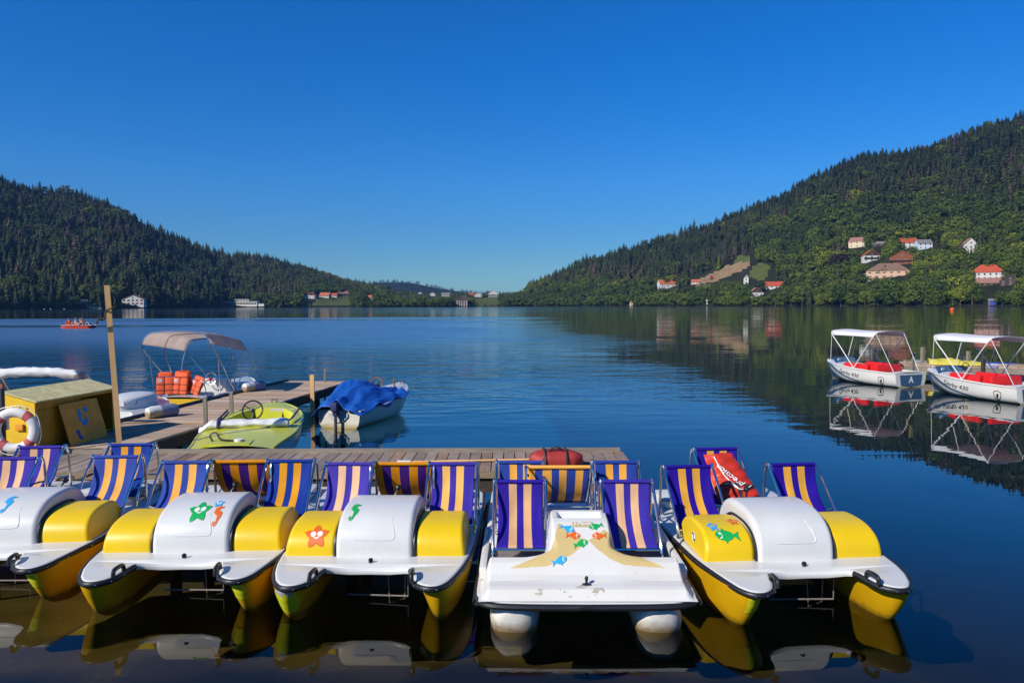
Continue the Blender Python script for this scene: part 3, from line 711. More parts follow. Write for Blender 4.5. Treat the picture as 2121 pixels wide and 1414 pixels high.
for kind, lo, m_, nm in (('c', CON_LO, 'conifer_mass', 'spruce_forest'), ('b', BRO_LO, 'leaf_mass', 'broadleaf_wood')):
    Vs, Fs, Ts, off = [], [], [], 0
    for (_, p, px, h, tint, d, _) in mass[kind]:
        V, F = tr.choice(lo); a = tr.random() * 6.28; w = h * tr.uniform(.9, 1.4) * (1.12 if kind == 'c' else 1.2)
        x = V[:, 0] * cos(a) - V[:, 1] * sin(a); y = V[:, 0] * sin(a) + V[:, 1] * cos(a)
        Vs.append(np.stack([p.x + x * w, p.y + y * w, p.z - .4 + V[:, 2] * h], 1)); Fs.append(F + off); off += len(V); Ts.append(np.full(len(V), tint))
    o = bpy.data.objects.new(nm, np_mesh(nm, np.concatenate(Vs), np.concatenate(Fs), M[m_], np.concatenate(Ts))); COL.objects.link(o); o['kind'] = 'stuff'
print('trees', len(singles), len(mass['c']), len(mass['b']))
# trees one can tell apart by themselves
BARE = np_mesh('crown', *conifer_np(77, 9, 6, .055, .55), M['conifer'])
for k, (p, px) in enumerate(STAND):
    single_tree('c', p, tr.uniform(24, 32), 'tall bare stemmed spruce standing above the cleared earth slope', 'bare spruces above the cleared slope', crown=BARE, wide=1.15)
p, t = land_at(1488, 559); single_tree('c', p, 24, 'broad bright green conifer at the upper left edge of the bare earth slope', None, crown=np_mesh('crown', *conifer_np(78, 20, 12, .24, .01, .25), M['bright_leaf']), name='bright_conifer')
p, t = land_at(1733, 566); single_tree('b', p, 23, 'dark purple copper beech left of the half timbered house', None, cmat=M['purple_leaf'], name='copper_beech', wide=1.1)
p, t = land_at(1645, 470); single_tree('b', p, 19, 'dark copper beech high on the right slope above the green trees', None, cmat=M['purple_leaf'], name='copper_beech')
p, t = land_at(1684, 506); single_tree('b', p, 25, 'light yellow green tree high on the right slope', None, cmat=M['bright_leaf'], name='light_green_tree', wide=.75)
p, t = land_at(852, 617); single_tree('b', p, 14, 'slender light green tree left of the white gabled house at the far end', None, cmat=M['bright_leaf'], name='light_green_tree', wide=.7)
p, t = land_at(938, 612); single_tree('c', p, 16, 'dark pointed conifer right of the long low house at the far end', None, name='spruce_tree', wide=1.3)
# ================================================================ PEDAL BOATS
M['st_green'] = mat('sticker_green', (.01, .38, .08), .4); M['st_orange'] = mat('sticker_orange', (.72, .13, .015), .4)
M['st_blue'] = mat('sticker_blue', (.03, .38, .72), .4); M['st_tan'] = mat('sticker_tan', (.62, .46, .19), .42, noise=.08, nscale=6)
M['st_white'] = mat('sticker_white', (.78, .78, .74), .4); M['patch'] = mat('repair_gelcoat', (.66, .66, .02), .4, noise=.12, nscale=9)
M['patch_grey'] = mat('bare_laminate', (.50, .50, .47), .8, noise=.4, nscale=40); M['floor_grey'] = mat('footwell_paint', (.22, .19, .18), .6, noise=.3, nscale=6)
M['navy_ink'] = mat('navy_ink', (.01, .03, .16), .4)
def cloth(name, c):
    m = mat(name, c, .75, noise=.2, nscale=5, bump=.15, bscale=180, spec=.25); N, L = m.node_tree.nodes, m.node_tree.links; p = N['Principled BSDF']
    src = p.inputs['Base Color'].links[0].from_socket; h = N.new('ShaderNodeHueSaturation'); oi = N.new('ShaderNodeObjectInfo')      # each chair has faded its own way
    L.new(src, h.inputs['Color']); L.new(mrange(N, L, oi.outputs['Random'], 0, 1, .82, 1.2, False), h.inputs['Value']); L.new(mrange(N, L, oi.outputs['Random'], 0, 1, 1.06, .93, False), h.inputs['Saturation']); L.new(h.outputs[0], p.inputs['Base Color']); return m
CL = {'blue': cloth('blue_canvas', (.012, .045, .30)), 'gold': cloth('gold_canvas', (.80, .36, .035)), 'violet': cloth('violet_blue_canvas', (.030, .014, .30)),
      'pink': cloth('faded_pink_canvas', (.72, .42, .22)), 'peach': cloth('peach_canvas', (.84, .44, .09)), 'purple': cloth('purple_canvas', (.05, .008, .16)), 'amber': cloth('amber_canvas', (.66, .25, .012))}
STRIPES = {'gold': ('blue', 'gold'), 'pale': ('violet', 'pink'), 'peach': ('violet', 'peach')}

# ---- flat stickers cut cell by cell and laid on a curved surface
def star_fn(x, y, hole=False):
    a = atan2(x, y); r = sqrt(x * x + y * y); k = abs(((a / (2 * pi / 5)) + .5) % 1 - .5) * 2
    if r > lerp(1.0, .54, k ** .8): return None
    e = 2 if hole else 1
    for s in (-1, 1):
        if (x - s * .26) ** 2 + (y - .12) ** 2 < .21 ** 2: return None if hole else 1
    if abs(x) < .2 and abs(y + .18 - x * x * 1.2) < .05: return None if hole else 1
    return 0
SEA = [((.56, .60), .08), ((.38, .64), .11), ((.16, .72), .23), ((-.06, .60), .19), ((-.12, .42), .19), ((.0, .2), .25), ((.1, .0), .27), ((.06, -.22), .22), ((-.06, -.42), .15), ((-.2, -.6), .11), ((-.34, -.78), .075), ((-.52, -.82), .07), ((-.62, -.68), .06), ((-.54, -.54), .055), ((-.42, -.58), .045)]
def sea_fn(x, y):
    if (x - .16) ** 2 + (y - .78) ** 2 < .035 ** 2: return 1
    for ((a, ra), (b, rb)) in zip(SEA, SEA[1:]):
        dx, dy = b[0] - a[0], b[1] - a[1]; t = max(0, min(1, ((x - a[0]) * dx + (y - a[1]) * dy) / (dx * dx + dy * dy)))
        if (x - a[0] - t * dx) ** 2 + (y - a[1] - t * dy) ** 2 < lerp(ra, rb, t) ** 2: return 0
    if pt_in([(-.1, .5), (-.42, .42), (-.3, .12), (-.05, .1)], x, y): return 0
    return None
def fish_fn(x, y):
    if (x - .55) ** 2 + (y - .12) ** 2 < .1 ** 2: return 1
    if abs((x - .6) ** 2 + (y + .05) ** 2 - .04) < .012 and x < .62: return 1
    if (x - .22) ** 2 / .72 ** 2 + y * y / .40 ** 2 < 1: return 0
    if pt_in([(-.35, .0), (-.98, .38), (-.85, .02), (-1.0, -.36)], x, y): return 0
    if pt_in([(.0, .3), (.25, .62), (.45, .3)], x, y) or pt_in([(-.05, -.3), (.1, -.6), (.35, -.3)], x, y): return 0
    return None
def sticker(name, parent, S, c, size, rot, fn, mats, n=44, lift=.004, aspect=1, label=None):
    """S(a, b) -> point on the surface; cells of fn(x, y) that are not None are kept"""
    cr, sr = cos(rot), sin(rot); b = MB()
    def q(i, j):
        x, y = (i * 2 - 1) * 1.05, (j * 2 - 1) * 1.05
        a, bb = c[0] + size * (x * cr - y * sr), c[1] + size * aspect * (x * sr + y * cr)
        p = Vector(S(a, bb)); e = .01
        nrm = (Vector(S(a + e, bb)) - p).cross(Vector(S(a, bb + e)) - p)
        if nrm.length > 0: nrm.normalize()
        return p + nrm * lift
    b.grid(q, n, n, lambda u, v: fn((u * 2 - 1) * 1.05, (v * 2 - 1) * 1.05))
    used = sorted({i for f in b.f for i in f}); mp = {i: k for k, i in enumerate(used)}
    b.v = [b.v[i] for i in used]; b.f = [[mp[i] for i in f] for f in b.f]
    o = b.build(name, mats, parent, 30); 
    if label: o['label'] = label
    return o
def find(S, MW, px, py, ar, br, n=60):
    best = None
    for i in range(n + 1):
        for j in range(n + 1):
            a, b = lerp(*ar, i / n), lerp(*br, j / n); q = proj(MW @ Vector(S(a, b))); e = (q[0] - px) ** 2 + (q[1] - py) ** 2
            if best is None or e < best[0]: best = (e, a, b)
    return best[1], best[2]

# ---- arched covers
def arch(y0, yc, y1, z0, zc, z1, p=.86, n=18):
    pts = []
    for i in range(n + 1):
        a = pi / 2 * i / n; pts.append((yc - (yc - y0) * cos(a) ** p, z0 + (zc - z0) * sin(a) ** p))
    for i in range(1, n + 1):
        a = pi / 2 * (1 - i / n); pts.append((yc + (y1 - yc) * cos(a) ** p, z1 + (zc - z1) * sin(a) ** p))
    return pts
def along(pts, s):
    for a, b in zip(pts, pts[1:]):
        l = sqrt((b[0] - a[0]) ** 2 + (b[1] - a[1]) ** 2)
        if s <= l or b is pts[-1]: return (lerp(a[0], b[0], s / l), lerp(a[1], b[1], s / l))
        s -= l
W_ARCH = arch(.56, 1.08, 1.50, .343, .695, .36, .76)
Y_ARCH = arch(.60, 1.00, 1.30, .343, .580, .36, .74)
Z0 = .343
def cover_mesh(pts, xa, xb, lean_a, lean_b, rad, step=8):
    """a shell arched over pts between xa and xb, its ends rolled over with radius rad and leaning inwards"""
    yc = sum(p[0] for p in pts) / len(pts); secs = []
    prof = []
    for i in range(step + 1): a = pi / 2 * i / step; prof.append((rad * (1 - sin(a)), cos(a)))       # x inset, shrink of the section
    sl = [(xa, lean_a, 1, prof[k]) for k in range(step, -1, -1)] ; sr = [(xb, lean_b, -1, prof[k]) for k in range(step + 1)]
    def sec(x, lean, sg, pr):
        ins, k = pr; k = 1 - cos(math.asin(max(0, min(1, 1 - ins / rad)))) if False else k
        sh = rad * (1 - cos(math.asin(1 - k))) if False else 0
        return None
    b = MB()
    def loop(x, lean, sg, t):
        # t = 0: full section, 1: end face
        ins = rad * (1 - cos(t * pi / 2)); sh = rad * (1 - sin(pi / 2 * (1 - t))) 
        h = .26
        out = []
        for (y, z) in pts:
            kz = (z - Z0); f = max(0, 1 - sh / .30)
            yy = yc + (y - yc) * (1 - sh / .45); zz = Z0 + kz * f
            out.append((x + sg * (lean * kz / h - 0) - sg * 0 + sg * 0 + sg * 0 + (-sg) * (rad * (1 - (1 - cos((1 - t) * pi / 2))) * 0) + sg * (rad * (1 - sin(t * pi / 2))), yy, zz))
        return out
    L = [loop(xa, lean_a, 1, 1 - k / step) for k in range(step + 1)] + [loop(xb, lean_b, -1, k / step) for k in range(step + 1)]
    b.loft(L, closed=False)
    for l, rev in ((L[0], False), (L[-1], True)):
        n = len(l); c = len(b.v); b.v += l; f = list(range(c, c + n)); b.f.append(f[::-1] if rev else f); b.m.append(0)
    return b

# ---- hull
LEV = [(.31, .015, .225, .195), (.25, .035, .215, .182), (.18, .07, .203, .165), (.10, .12, .186, .142), (.0, .195, .160, .112), (-.08, .32, .115, .075), (-.15, .55, .045, .035)]
def lev(z):
    L = LEV[::-1]; return tuple(interp([(l[0], l[k]) for l in L], z) for k in (1, 2, 3))
def gg(s, L, p=.5): s = max(0, min(1, s / L)); return (1 - (1 - s) ** 2.2) ** p
def hull(sgn):
    loops = []
    for z, ys, wo, wi in LEV:
        st = [ys + .9 * (k / 16) ** 2 for k in range(17)] + [1.6, 2.2, 2.65, 2.82]
        tail = lambda y: 1 - .12 * smooth((y - 2.0) / .8)
        o = [(.575 + wo * gg(y - ys, .85) * tail(y), y, z) for y in st]; i = [(.575 - wi * gg(y - ys, .5) * tail(y), y, z) for y in st]
        loops.append([(x * sgn, y, zz) for x, y, zz in o + i[::-1][:-1]])
    return MB().loft(loops, cap0=True, cap1=True)
def hull_front(sgn):
    def S(x, z):
        ys, wo, wi = lev(z); d = x * sgn - .575; w, L = (wo, .85) if d > 0 else (wi, .5)
        k = min(.985, abs(d) / w); s = 1 - (1 - k * k) ** (1 / 2.2)
        return (x, ys + s * L, z)
    return S
HALF = [(0, .375), (.16, .37), (.29, .345), (.335, .31), (.358, .24), (.375, .15), (.41, .07), (.47, .015), (.535, -.005), (.60, .02), (.66, .10), (.71, .23), (.75, .40), (.785, .65), (.803, .95), (.81, 1.4), (.81, 2.3), (.79, 2.7), (.72, 2.83), (.5, 2.86), (0, 2.86)]
OUT = HALF + [(-x, y) for x, y in HALF[::-1][1:-1]]
def inset(poly, d):
    n = len(poly); res = []
    for i in range(n):
        a, b, c = Vector(poly[i - 1]), Vector(poly[i]), Vector(poly[(i + 1) % n])
        e1, e2 = (b - a), (c - b); nn = Vector((-e1.y, e1.x)).normalized() + Vector((-e2.y, e2.x)).normalized()
        res.append(tuple(b + nn.normalized() * d))
    return res
def plate(poly, levels, m=0, b=None):
    """levels: (inset, z) from the bottom up; closed on top"""
    b = b or MB(); L = [[(x, y, z) for x, y in inset(poly, i)] for i, z in levels]; b.loft(L, m)
    top = L[-1]; o = len(b.v); b.v += top
    for t in geometry.tessellate_polygon([[Vector(p) for p in top]]): b.f.append([o + i for i in t]); b.m.append(m)
    bot = L[0]; o = len(b.v); b.v += bot
    for t in geometry.tessellate_polygon([[Vector(p) for p in bot]]): b.f.append([o + i for i in t][::-1]); b.m.append(m)
    return b
def drop(b):      # the front of the bridge droops a little towards its middle
    b.v = [(x, y, z - .035 * smooth((.62 - y) / .28) * (1 - smooth((abs(x) - .2) / .17)) - (.02 * (1 - smooth(y / .35)) if abs(x) > .3 else 0)) for x, y, z in b.v]; return b

# ---- sling chair: seat bar at the front (y = 0), leaning back
def sling_pts(top, bar, sag, n=12):
    (y1, z1), (y0, z0) = top, bar
    return [(lerp(y1, y0, t) + sag[0] * sin(pi * t) * (1 - .3 * t), lerp(z1, z0, t) + sag[1] * sin(pi * min(1, t ** 1.1))) for t in [k / n for k in range(n + 1)]]
def chair(parent, x, y, z, kind, w=.42, back=False, h=.43, rec=.45, stripes=None, label=None):
    """z: deck level; the seat bar is .11 above it"""
    sg = -1 if back else 1; zb, zt = z + .10, z + .10 + h; q = lambda yy: y + sg * yy
    f = MB(); hw = w / 2 + .025
    for s in (-1, 1):
        X = x + s * hw
        f.tube(spline([(X, q(-.02), z - .02), (X, q(.02), zb), (X, q(rec * .55), lerp(zb, zt, .55)), (X, q(rec - .02), zt - .03), (X, q(rec + .02), zt + .015), (X, q(rec + .07), zt - .02), (X, q(rec + .10), zt - .12), (X, q(rec + .12), z + .15), (X, q(rec + .13), z)], 4), .0125, 8)
    f.tube([(x - hw, q(rec), zt), (x + hw, q(rec), zt)], .0115, 8).tube([(x - hw, q(0), zb - .035), (x + hw, q(0), zb - .035)], .0125, 8)
    f.tube([(x - hw, q(rec + .12), z + .18), (x + hw, q(rec + .12), z + .18)], .01, 6)
    for s in (-1, 1): f.tube([(x + s * hw, q(.12), zb + .09), (x + s * (hw + .03), q(rec * .7), zb + .02), (x + s * hw, q(rec + .12), zb - .02)], .009, 6)
    fr = f.build('deck_chair', M['chrome'], parent)
    if label: fr['label'] = label
    c = sling_pts((q(rec - .005), zt + .014), (q(0), zb - .02), (sg * .11, -.075))
    a, b_ = STRIPES[kind] if not stripes else stripes[1]
    ws = stripes[0] if stripes else [.255, .165, .16, .165, .255]
    cum = [sum(ws[:k + 1]) / sum(ws) for k in range(len(ws))]
    pick = lambda u, v: next(k for k, cc in enumerate(cum) if v <= cc + 1e-6) % 2
    g = MB(); NV = 40
    ph_ = rnd.random() * 6.28; sg_ = rnd.uniform(-.012, .012)
    pf = lambda u, v, e=0: (x + (v - .5) * w * (1 - .05 * sin(pi * u)), along_i(c, u)[0] + (.007 * sin(v * 9 + u * 5 + ph_) + sg_ + .005 * sin(v * 23 + ph_ * 3) * u) * sin(pi * u) - .012 * sin(pi * u) * cos(pi * (v - .5)) * -sg, along_i(c, u)[1] + e)
    g.grid(lambda u, v: pf(u, v), 14, NV, pick)
    g.tube([(x - w / 2, q(rec - .004), zt), (x + w / 2, q(rec - .004), zt)], .017, 8, m=0)
    s_ = g.build('sling', [CL[a], CL[b_]], fr, 50)
    sm = s_.modifiers.new('cloth', 'SOLIDIFY'); sm.thickness = .004; sm.offset = 0
    return fr
def along_i(c, u):
    t = u * (len(c) - 1); i = min(int(t), len(c) - 2); return (lerp(c[i][0], c[i + 1][0], t - i), lerp(c[i][1], c[i + 1][1], t - i))

def knob(parent, x, y, z, s=1):
    return MB().lathe([(.026 * s, 0), (.028 * s, .012), (.014 * s, .018), (.013 * s, .035), (.019 * s, .04), (.019 * s, .06), (.012 * s, .068), (0.001, .07)], (x, y, z), 14).box((x, y, z + .006), (.09 * s, .03, .012), bev=.004).build('cleat', M['black_plastic'], parent)
def handle(parent, sgn):
    z = .328; a = Vector((sgn * .385, .05, z)); b = Vector((sgn * .372, .20, z)); up = Vector((0, 0, .055)); i = Vector((sgn * .022, 0, 0))
    return MB().tube(spline([a, a + up * .8 + (b - a) * .08, a + up + (b - a) * .3, b + up + (a - b) * .3, b + up * .8 + (a - b) * .08, b], 4), .017, 8).build('bow_handle', M['black_plastic'], parent)

S_white = lambda x, s: (x, *along(W_ARCH, s))
S_yel = lambda x, s: (x, *along(Y_ARCH, s))
def pedalo(label, loc, yaw, chairs, stickers=(), patches=(), bench=None, logos=(), rail=None):
    o = thing('pedal_boat', label, 'pedal boat', loc, yaw, 'pedal boats moored in a row', 1.15)
    for s in (-1, 1):
        h = hull(s).build('hull', M['yellow_hull'], o, 35)
        for (ps, x, z, sz, grey) in patches:
            if ps == s:
                jag = lambda u, v: 0 if u * u + v * v < .9 + .12 * sin(9 * atan2(v, u)) else None
                sticker('repair_patch', h, hull_front(s), (x, z), sz, 0, (lambda u, v: 0 if max(abs(u), abs(v) * .9) < .92 + .05 * sin(7 * u + 5 * v) else None) if not grey else (lambda u, v: (1 if (v > .45 + .1 * sin(11 * u) and abs(u) < .62 + .1 * sin(13 * v)) else 0) if u * u + v * v < 1 + .06 * sin(5 * atan2(v, u)) else None), [M['patch'], M['patch_grey']], 30, -.004 if s > 99 else .003, 1.25)
    b = drop(plate(OUT, [(.02, .295), (.006, .30), (.0, .325), (.008, .338), (.022, .343)]))
    deck = b.build('deck', M['white'], o, 50)
    rim = [(x, y, .318 - (.02 * (1 - smooth(y / .35)))) for x, y in HALF[3:18]]
    for s in (-1, 1):
        r = MB().tube([(s * x, y, z) for x, y, z in spline(rim, 3)], .0185, 10)
        r.v = [(x, y, .31 + (z - .31) * 1.25) for x, y, z in r.v]
        rr = r.build('rubber_rim', M['black_rubber'], o)
        st = MB()
        st.ball((0, 0, 0), .0065, 8); bme = st.mesh('rim_bolt', M['chrome'])
        for k, p in enumerate(spline(rim, 3)[5:40:4]):
            n_ = Vector((s * p.x - s * .575, (p.y - .7) * .5, 0)).normalized(); bo = bpy.data.objects.new('rim_bolt', bme); COL.objects.link(bo); bo.parent = rr; bo.location = Vector((s * p.x, p.y, .31 + (p.z - .31) * 1.25)) + n_ * .017
        handle(o, s)
    # tunnel roof under the bridge and the floor of the foot wells
    MB().prism([(-.40, .42), (.40, .42), (.40, 2.8), (-.40, 2.8)], .262, .294).build('tunnel_roof', M['yellow_hull'], o, 30)
    cov = cover_mesh(W_ARCH, -.318, .318, .0, .0, .045)
    wc = cov.build('centre_cover', M['white'], o, 50)
    emb = MB()
    emb.tube(spline([S_white(-.16, .14), S_white(.12, .14), S_white(.165, .17), S_white(.150, .24), S_white(.125, .34)], 5), .0045, 6)
    emb.v = [tuple(Vector(v)) for v in emb.v]
    emb.build('moulded_rib', M['white'], wc)
    for s in (-1, 1):
        xs = (.33, .745) if s > 0 else (-.745, -.33)
        cm = cover_mesh(Y_ARCH, xs[0], xs[1], .03 if s < 0 else 0, .03 if s > 0 else 0, .035)
        yc = cm.build('side_cover', M['yellow'], o, 50)
        yc['label'] = 'bright yellow cover over the foot well'
        e = [(s * .326, lerp(1.0, y, 1.03), Z0 + (z - Z0) * 1.04) for y, z in Y_ARCH]
        MB().tube(e, .011, 6).build('edge_line', M['black_rubber'], wc)  # thin dark line along the joint of white and yellow covers
    knob(o, 0, .44, .31)
    for st in stickers:
        kind, fn, px, py, size, rot, ms = st
        S = S_white if kind == 'w' else S_yel
        root = Matrix.Translation(loc) @ Matrix.Rotation(yaw, 4, 'Z') @ Matrix.Scale(1.15, 4)
        c = find(S, root, px, py, (-.30, .30) if kind == 'w' else ((-.72, -.34) if kind == 'l' else (.34, .72)), (.02, .75)); e_ = .02; q0, q1, q2 = (proj(root @ Vector(S(c[0] + a_, c[1] + b_))) for a_, b_ in ((0, 0), (e_, 0), (0, e_))); asp = min(1.55, max(1, abs(q1[0] - q0[0]) / max(.01, abs(q2[1] - q0[1]))))     # printed taller where the cover lies flat
        sticker('sticker', wc if kind == 'w' else [k for k in o.children if k.name.startswith('side_cover')][0 if kind == 'l' else 1], S, c, size, rot, fn, ms, aspect=asp)
    for s in logos:
        SS = lambda a, b, s=s: (s * (.752 - .03 * (b - Z0) / .26), .92 + a * -s, b)
        sticker('sticker', [k for k in o.children if k.name.startswith('side_cover')][0 if s < 0 else 1], SS, (0, .45), .05, .5, lambda u, v: (1 if abs(v - .25 * sin(4 * u)) < .2 else 0) if u * u + v * v * 2 < .9 else None, [M['st_white'], M['navy_ink']], 24, .006)
    for c in chairs: chair(o, *c)
    if bench: chair(o, bench, 2.2, .345, 'gold', w=.56, back=True, h=.42, rec=.47, stripes=([.13, .15, .15, .17, .15, .15, .1], ('amber', 'purple')))
    MB().tube([(.285, .52, .27), (.285, .52, .04), (-.22, .58, .03)], .007, 6).tube([(.10, .62, .27), (.12, .60, -.05), (.24, .62, -.02), (.25, .62, .27)], .006, 6).build('rudder_frame', M['floor_grey'], o)
    MB().tube([(.0, 1.52, .345), (.0, 1.62, .60), (.02, 1.66, .64)], .011, 6).ball((.02, 1.67, .65), .03, 8).build('steering_lever', M['black_plastic'], o)
    if rail: MB().tube(spline([(-.1, 2.75, .34), (-.1, 2.75, .60), (-.05, 2.75, .63), (.35, 2.75, .63), (.40, 2.75, .60), (.40, 2.75, .34)], 4), .012, 8).build('stern_rail', M['chrome'], o)
    MB().box((-.0, 2.4, .385), (1.25, .5, .08), bev=.03).build('stern_locker', M['white'], o)
    return o
def place(pl, pr, bowoff=.0):
    """root location and yaw from the two bow waterline points (photo pixels)"""
    a, b = at(*pl, z=0), at(*pr, z=0); c = (a + b) / 2; v = (b - a); yaw = atan2(v.y, v.x)
    f = Vector((-v.y, v.x, 0)).normalized()
    return c - f * .195 * 1.15, yaw
D = 1.23; Z = .345
G, O_, B_, W_ = M['st_green'], M['st_orange'], M['st_blue'], M['st_white']
l1, y1 = place((-232, 1243), (122, 1243)); l2, y2 = place((209, 1268), (506, 1262)); l3, y3 = place((602, 1277), (910, 1278)); l5, y5 = place((1546, 1293), (1842, 1282))
l1.z = l2.z = l3.z = l5.z = 0
y1 = R(4); y2 = R(2.2)
pedalo('yellow and white pedal boat with one blue seahorse, cut off by the picture edge', l1, y1,
       [(-.47, D, Z, 'pale'), (.52, D, Z, 'gold'), (-.48, D + .5, Z + .02, 'pale'), (.46, D + .5, Z + .03, 'gold')], [('w', sea_fn, 20, 1041, .082, .5, [B_, W_])], [(1, .555, .20, .055, False)])
pedalo('yellow and white pedal boat with a green star and orange seahorse on its cover', l2, y2,
       [(-.45, D, Z, 'gold'), (.56, D, Z, 'gold')], [('w', star_fn, 414, 1058, .098, .1, [G, W_]), ('w', star_fn, 454, 1042, .045, .2, [B_, W_]), ('w', sea_fn, 453, 1065, .082, .42, [O_, W_])], [(1, .555, .19, .055, False)], bench=.07)
pedalo('yellow and white pedal boat with a big orange star on its yellow cover', l3, y3,
       [(-.45, D, Z, 'pale'), (.55, D, Z, 'peach')], [('l', star_fn, 655, 1108, .105, .05, [O_, W_]), ('w', sea_fn, 736, 1058, .082, .30, [G, W_])], [(-1, -.585, .165, .10, True)], bench=.06, logos=(1,))
p5 = pedalo('yellow and white pedal boat with a green fish sticker and a red bag aboard', l5, y5,
       [(-.54, D, Z, 'peach'), (.48, D, Z, 'peach'), (-.05, D + .62, Z + .04, 'peach')], [('l', lambda x, y: star_fn(x, y, True), 1476, 1090, .052, .1, [B_, W_]), ('l', lambda x, y: star_fn(x, y, True), 1517, 1080, .052, 0, [O_, W_]), ('l', lambda x, y: fish_fn(-x, y), 1506, 1107, .105, -.08, [G, W_])], [(-1, -.555, .20, .055, False)], logos=(-1,), rail=True)

# ---- the all-white six-seater
def text_mesh(txt, size=1, shear=0, bold=0):
    cu = bpy.data.curves.new('lettering', 'FONT'); cu.body = txt; cu.size = size; cu.shear = shear; cu.align_x = 'CENTER'; cu.align_y = 'CENTER'; cu.offset = bold; cu.resolution_u = 3
    t = bpy.data.objects.new('lettering', cu); COL.objects.link(t); dg = bpy.context.evaluated_depsgraph_get(); dg.update()
    me = bpy.data.meshes.new_from_object(t.evaluated_get(dg)); bpy.data.objects.remove(t); bpy.data.curves.remove(cu)
    V = [v.co.copy() for v in me.vertices]; F = [list(p.vertices) for p in me.polygons]; bpy.data.meshes.remove(me); return V, F
def lettering(txt, parent, S, c, size, rot, m, shear=0, bold=0, lift=.005, sx=1, name='lettering'):
    V, F = text_mesh(txt, size, shear, bold); cr, sr = cos(rot), sin(rot); out = []
    for v in V:
        x, y = v.x * sx, v.y; a, b = c[0] + x * cr - y * sr, c[1] + x * sr + y * cr
        p = Vector(S(a, b)); e = .004; n = (Vector(S(a + e, b)) - p).cross(Vector(S(a, b + e)) - p).normalized(); out.append(p + n * lift)
    return MB().add(out, F).build(name, m, parent, 0)
RID = [(0, .245), (.045, .247), (.075, .275), (.10, .310), (.20, .325), (.28, .35), (.38, .425), (.5, .505), (.66, .60), (.74, .628), (.80, .64), (.98, .645), (1.03, .645), (1.07, .30), (1.2, .28)]
BASE = [(0, .245), (.045, .247), (.075, .275), (.10, .308), (.14, .318), (.24, .322), (.30, .35), (.38, .415), (.44, .432), (.485, .42), (.50, .34), (.52, .275), (1.3, .27)]
def z6(x, y):
    ax = abs(x); e = smooth((.79 - ax) / .07)
    b = .245 + (interp(BASE, y) - .245) * e
    w = interp([(.1, .05), (.3, .10), (.42, .17), (.6, .215), (1.0, .225)], y); f = interp([(.1, .5), (.3, .52), (.40, .46), (.48, .22), (.56, .12), (1, .085)], y)
    k = 1 - smooth((ax - w) / f); r = interp(RID, y)
    z = b + max(0, r - b) * k
    tr_ = smooth((.185 - ax) / .03) * smooth((y - .80) / .03) * smooth((.985 - y) / .03); return z - .055 * tr_
l4 = at(1219, 1256, z=.22 * 1.15); l4.z = 0; y4 = R(-.5)
o6 = thing('pedal_boat', 'all white six seat pedal boat with tan ribbons and little fish stickers on its console', 'pedal boat', l4, y4, 'pedal boats moored in a row', 1.15)
M4 = Matrix.Translation(l4) @ Matrix.Rotation(y4, 4, 'Z') @ Matrix.Scale(1.15, 4)
HW = [(0, 0), (.4, .005), (.62, .02), (.72, .045), (.785, .095), (.815, .17), (.825, .3), (.825, 2.7), (.78, 2.86), (.6, 2.9), (0, 2.9)]
OUT6 = HW + [(-x, y) for x, y in HW[::-1][1:-1]]
plate(OUT6, [(.03, .19), (.0, .20), (.0, .235), (.012, .243)]).build('deck_flange', M['white'], o6, 50)
rr = spline([(x, y, .212) for x, y in HW], 4); ring = [(p.x, p.y, p.z) for p in rr] + [(-p.x, p.y, p.z) for p in rr[::-1][1:-1]]
b = MB().tube(ring, .024, 8, closed=True); b.v = [(x, y, .212 + (z - .212) * 1.1) for x, y, z in b.v]; b.build('rubber_rim', M['black_rubber'], o6)
S6 = lambda x, y: (x, y, z6(x, y))
M4I = M4.inverted()
def solve6(px, py):
    o_, d_ = ray(px, py); o_ = M4I @ o_; d_ = (M4I.to_3x3() @ d_).normalized(); t = 3.5
    while t < 9:
        p = o_ + d_ * t
        if p.y > .02 and abs(p.x) < .82 and p.z < z6(p.x, p.y): return (p.x, p.y if (p.y < .5 or abs(p.x) < .34) else .465)
        t += .004
    return (p.x, 1.0)
zq = lambda zx, zy: solve6(960 + zx * .36338, 900 + zy * .36351)
RIB1 = [zq(*p) for p in [(262, 762), (340, 730), (470, 672), (505, 640), (520, 590), (540, 505), (548, 505), (575, 540), (640, 580), (712, 600), (690, 625), (620, 680), (540, 728), (470, 750)]]
RIB2 = [zq(*p) for p in [(1150, 760), (1060, 720), (925, 660), (900, 640), (870, 590), (800, 540), (775, 565), (712, 600), (760, 650), (840, 710), (915, 742)]]
NXg, NYg = 320, 220
top = MB()
def colour6(u, v):
    x, y = lerp(-.80, .80, u), lerp(.03, 1.08, v)
    if y > .495 and z6(x, y) < .36 and abs(x) < .74: return 2
    if y < .80 and (pt_in(RIB1, x, y) or pt_in(RIB2, x, y)): return 1
    return 0
top.grid(lambda u, v: S6(lerp(-.80, .80, u), lerp(.03, 1.08, v)), NXg, NYg, colour6)
M['white_worn'] = mat('worn_white_gelcoat', (.71, .70, .66), .36, noise=.13, nscale=2.2, col2=(.65, .62, .56), specks=(.45, .40, .32))
console = top.build('console', [M['white_worn'], M['st_tan'], M['floor_grey']], o6, 50)
MB().box((0, 1.99, .30), (1.6, 1.78, .10), bev=.02).build('rear_deck', M['white_worn'], o6)
for s in (-1, 1): MB().box((s * .785, 1.0, .30), (.06, 1.1, .10), bev=.02).build('side_coaming', M['white_worn'], o6)
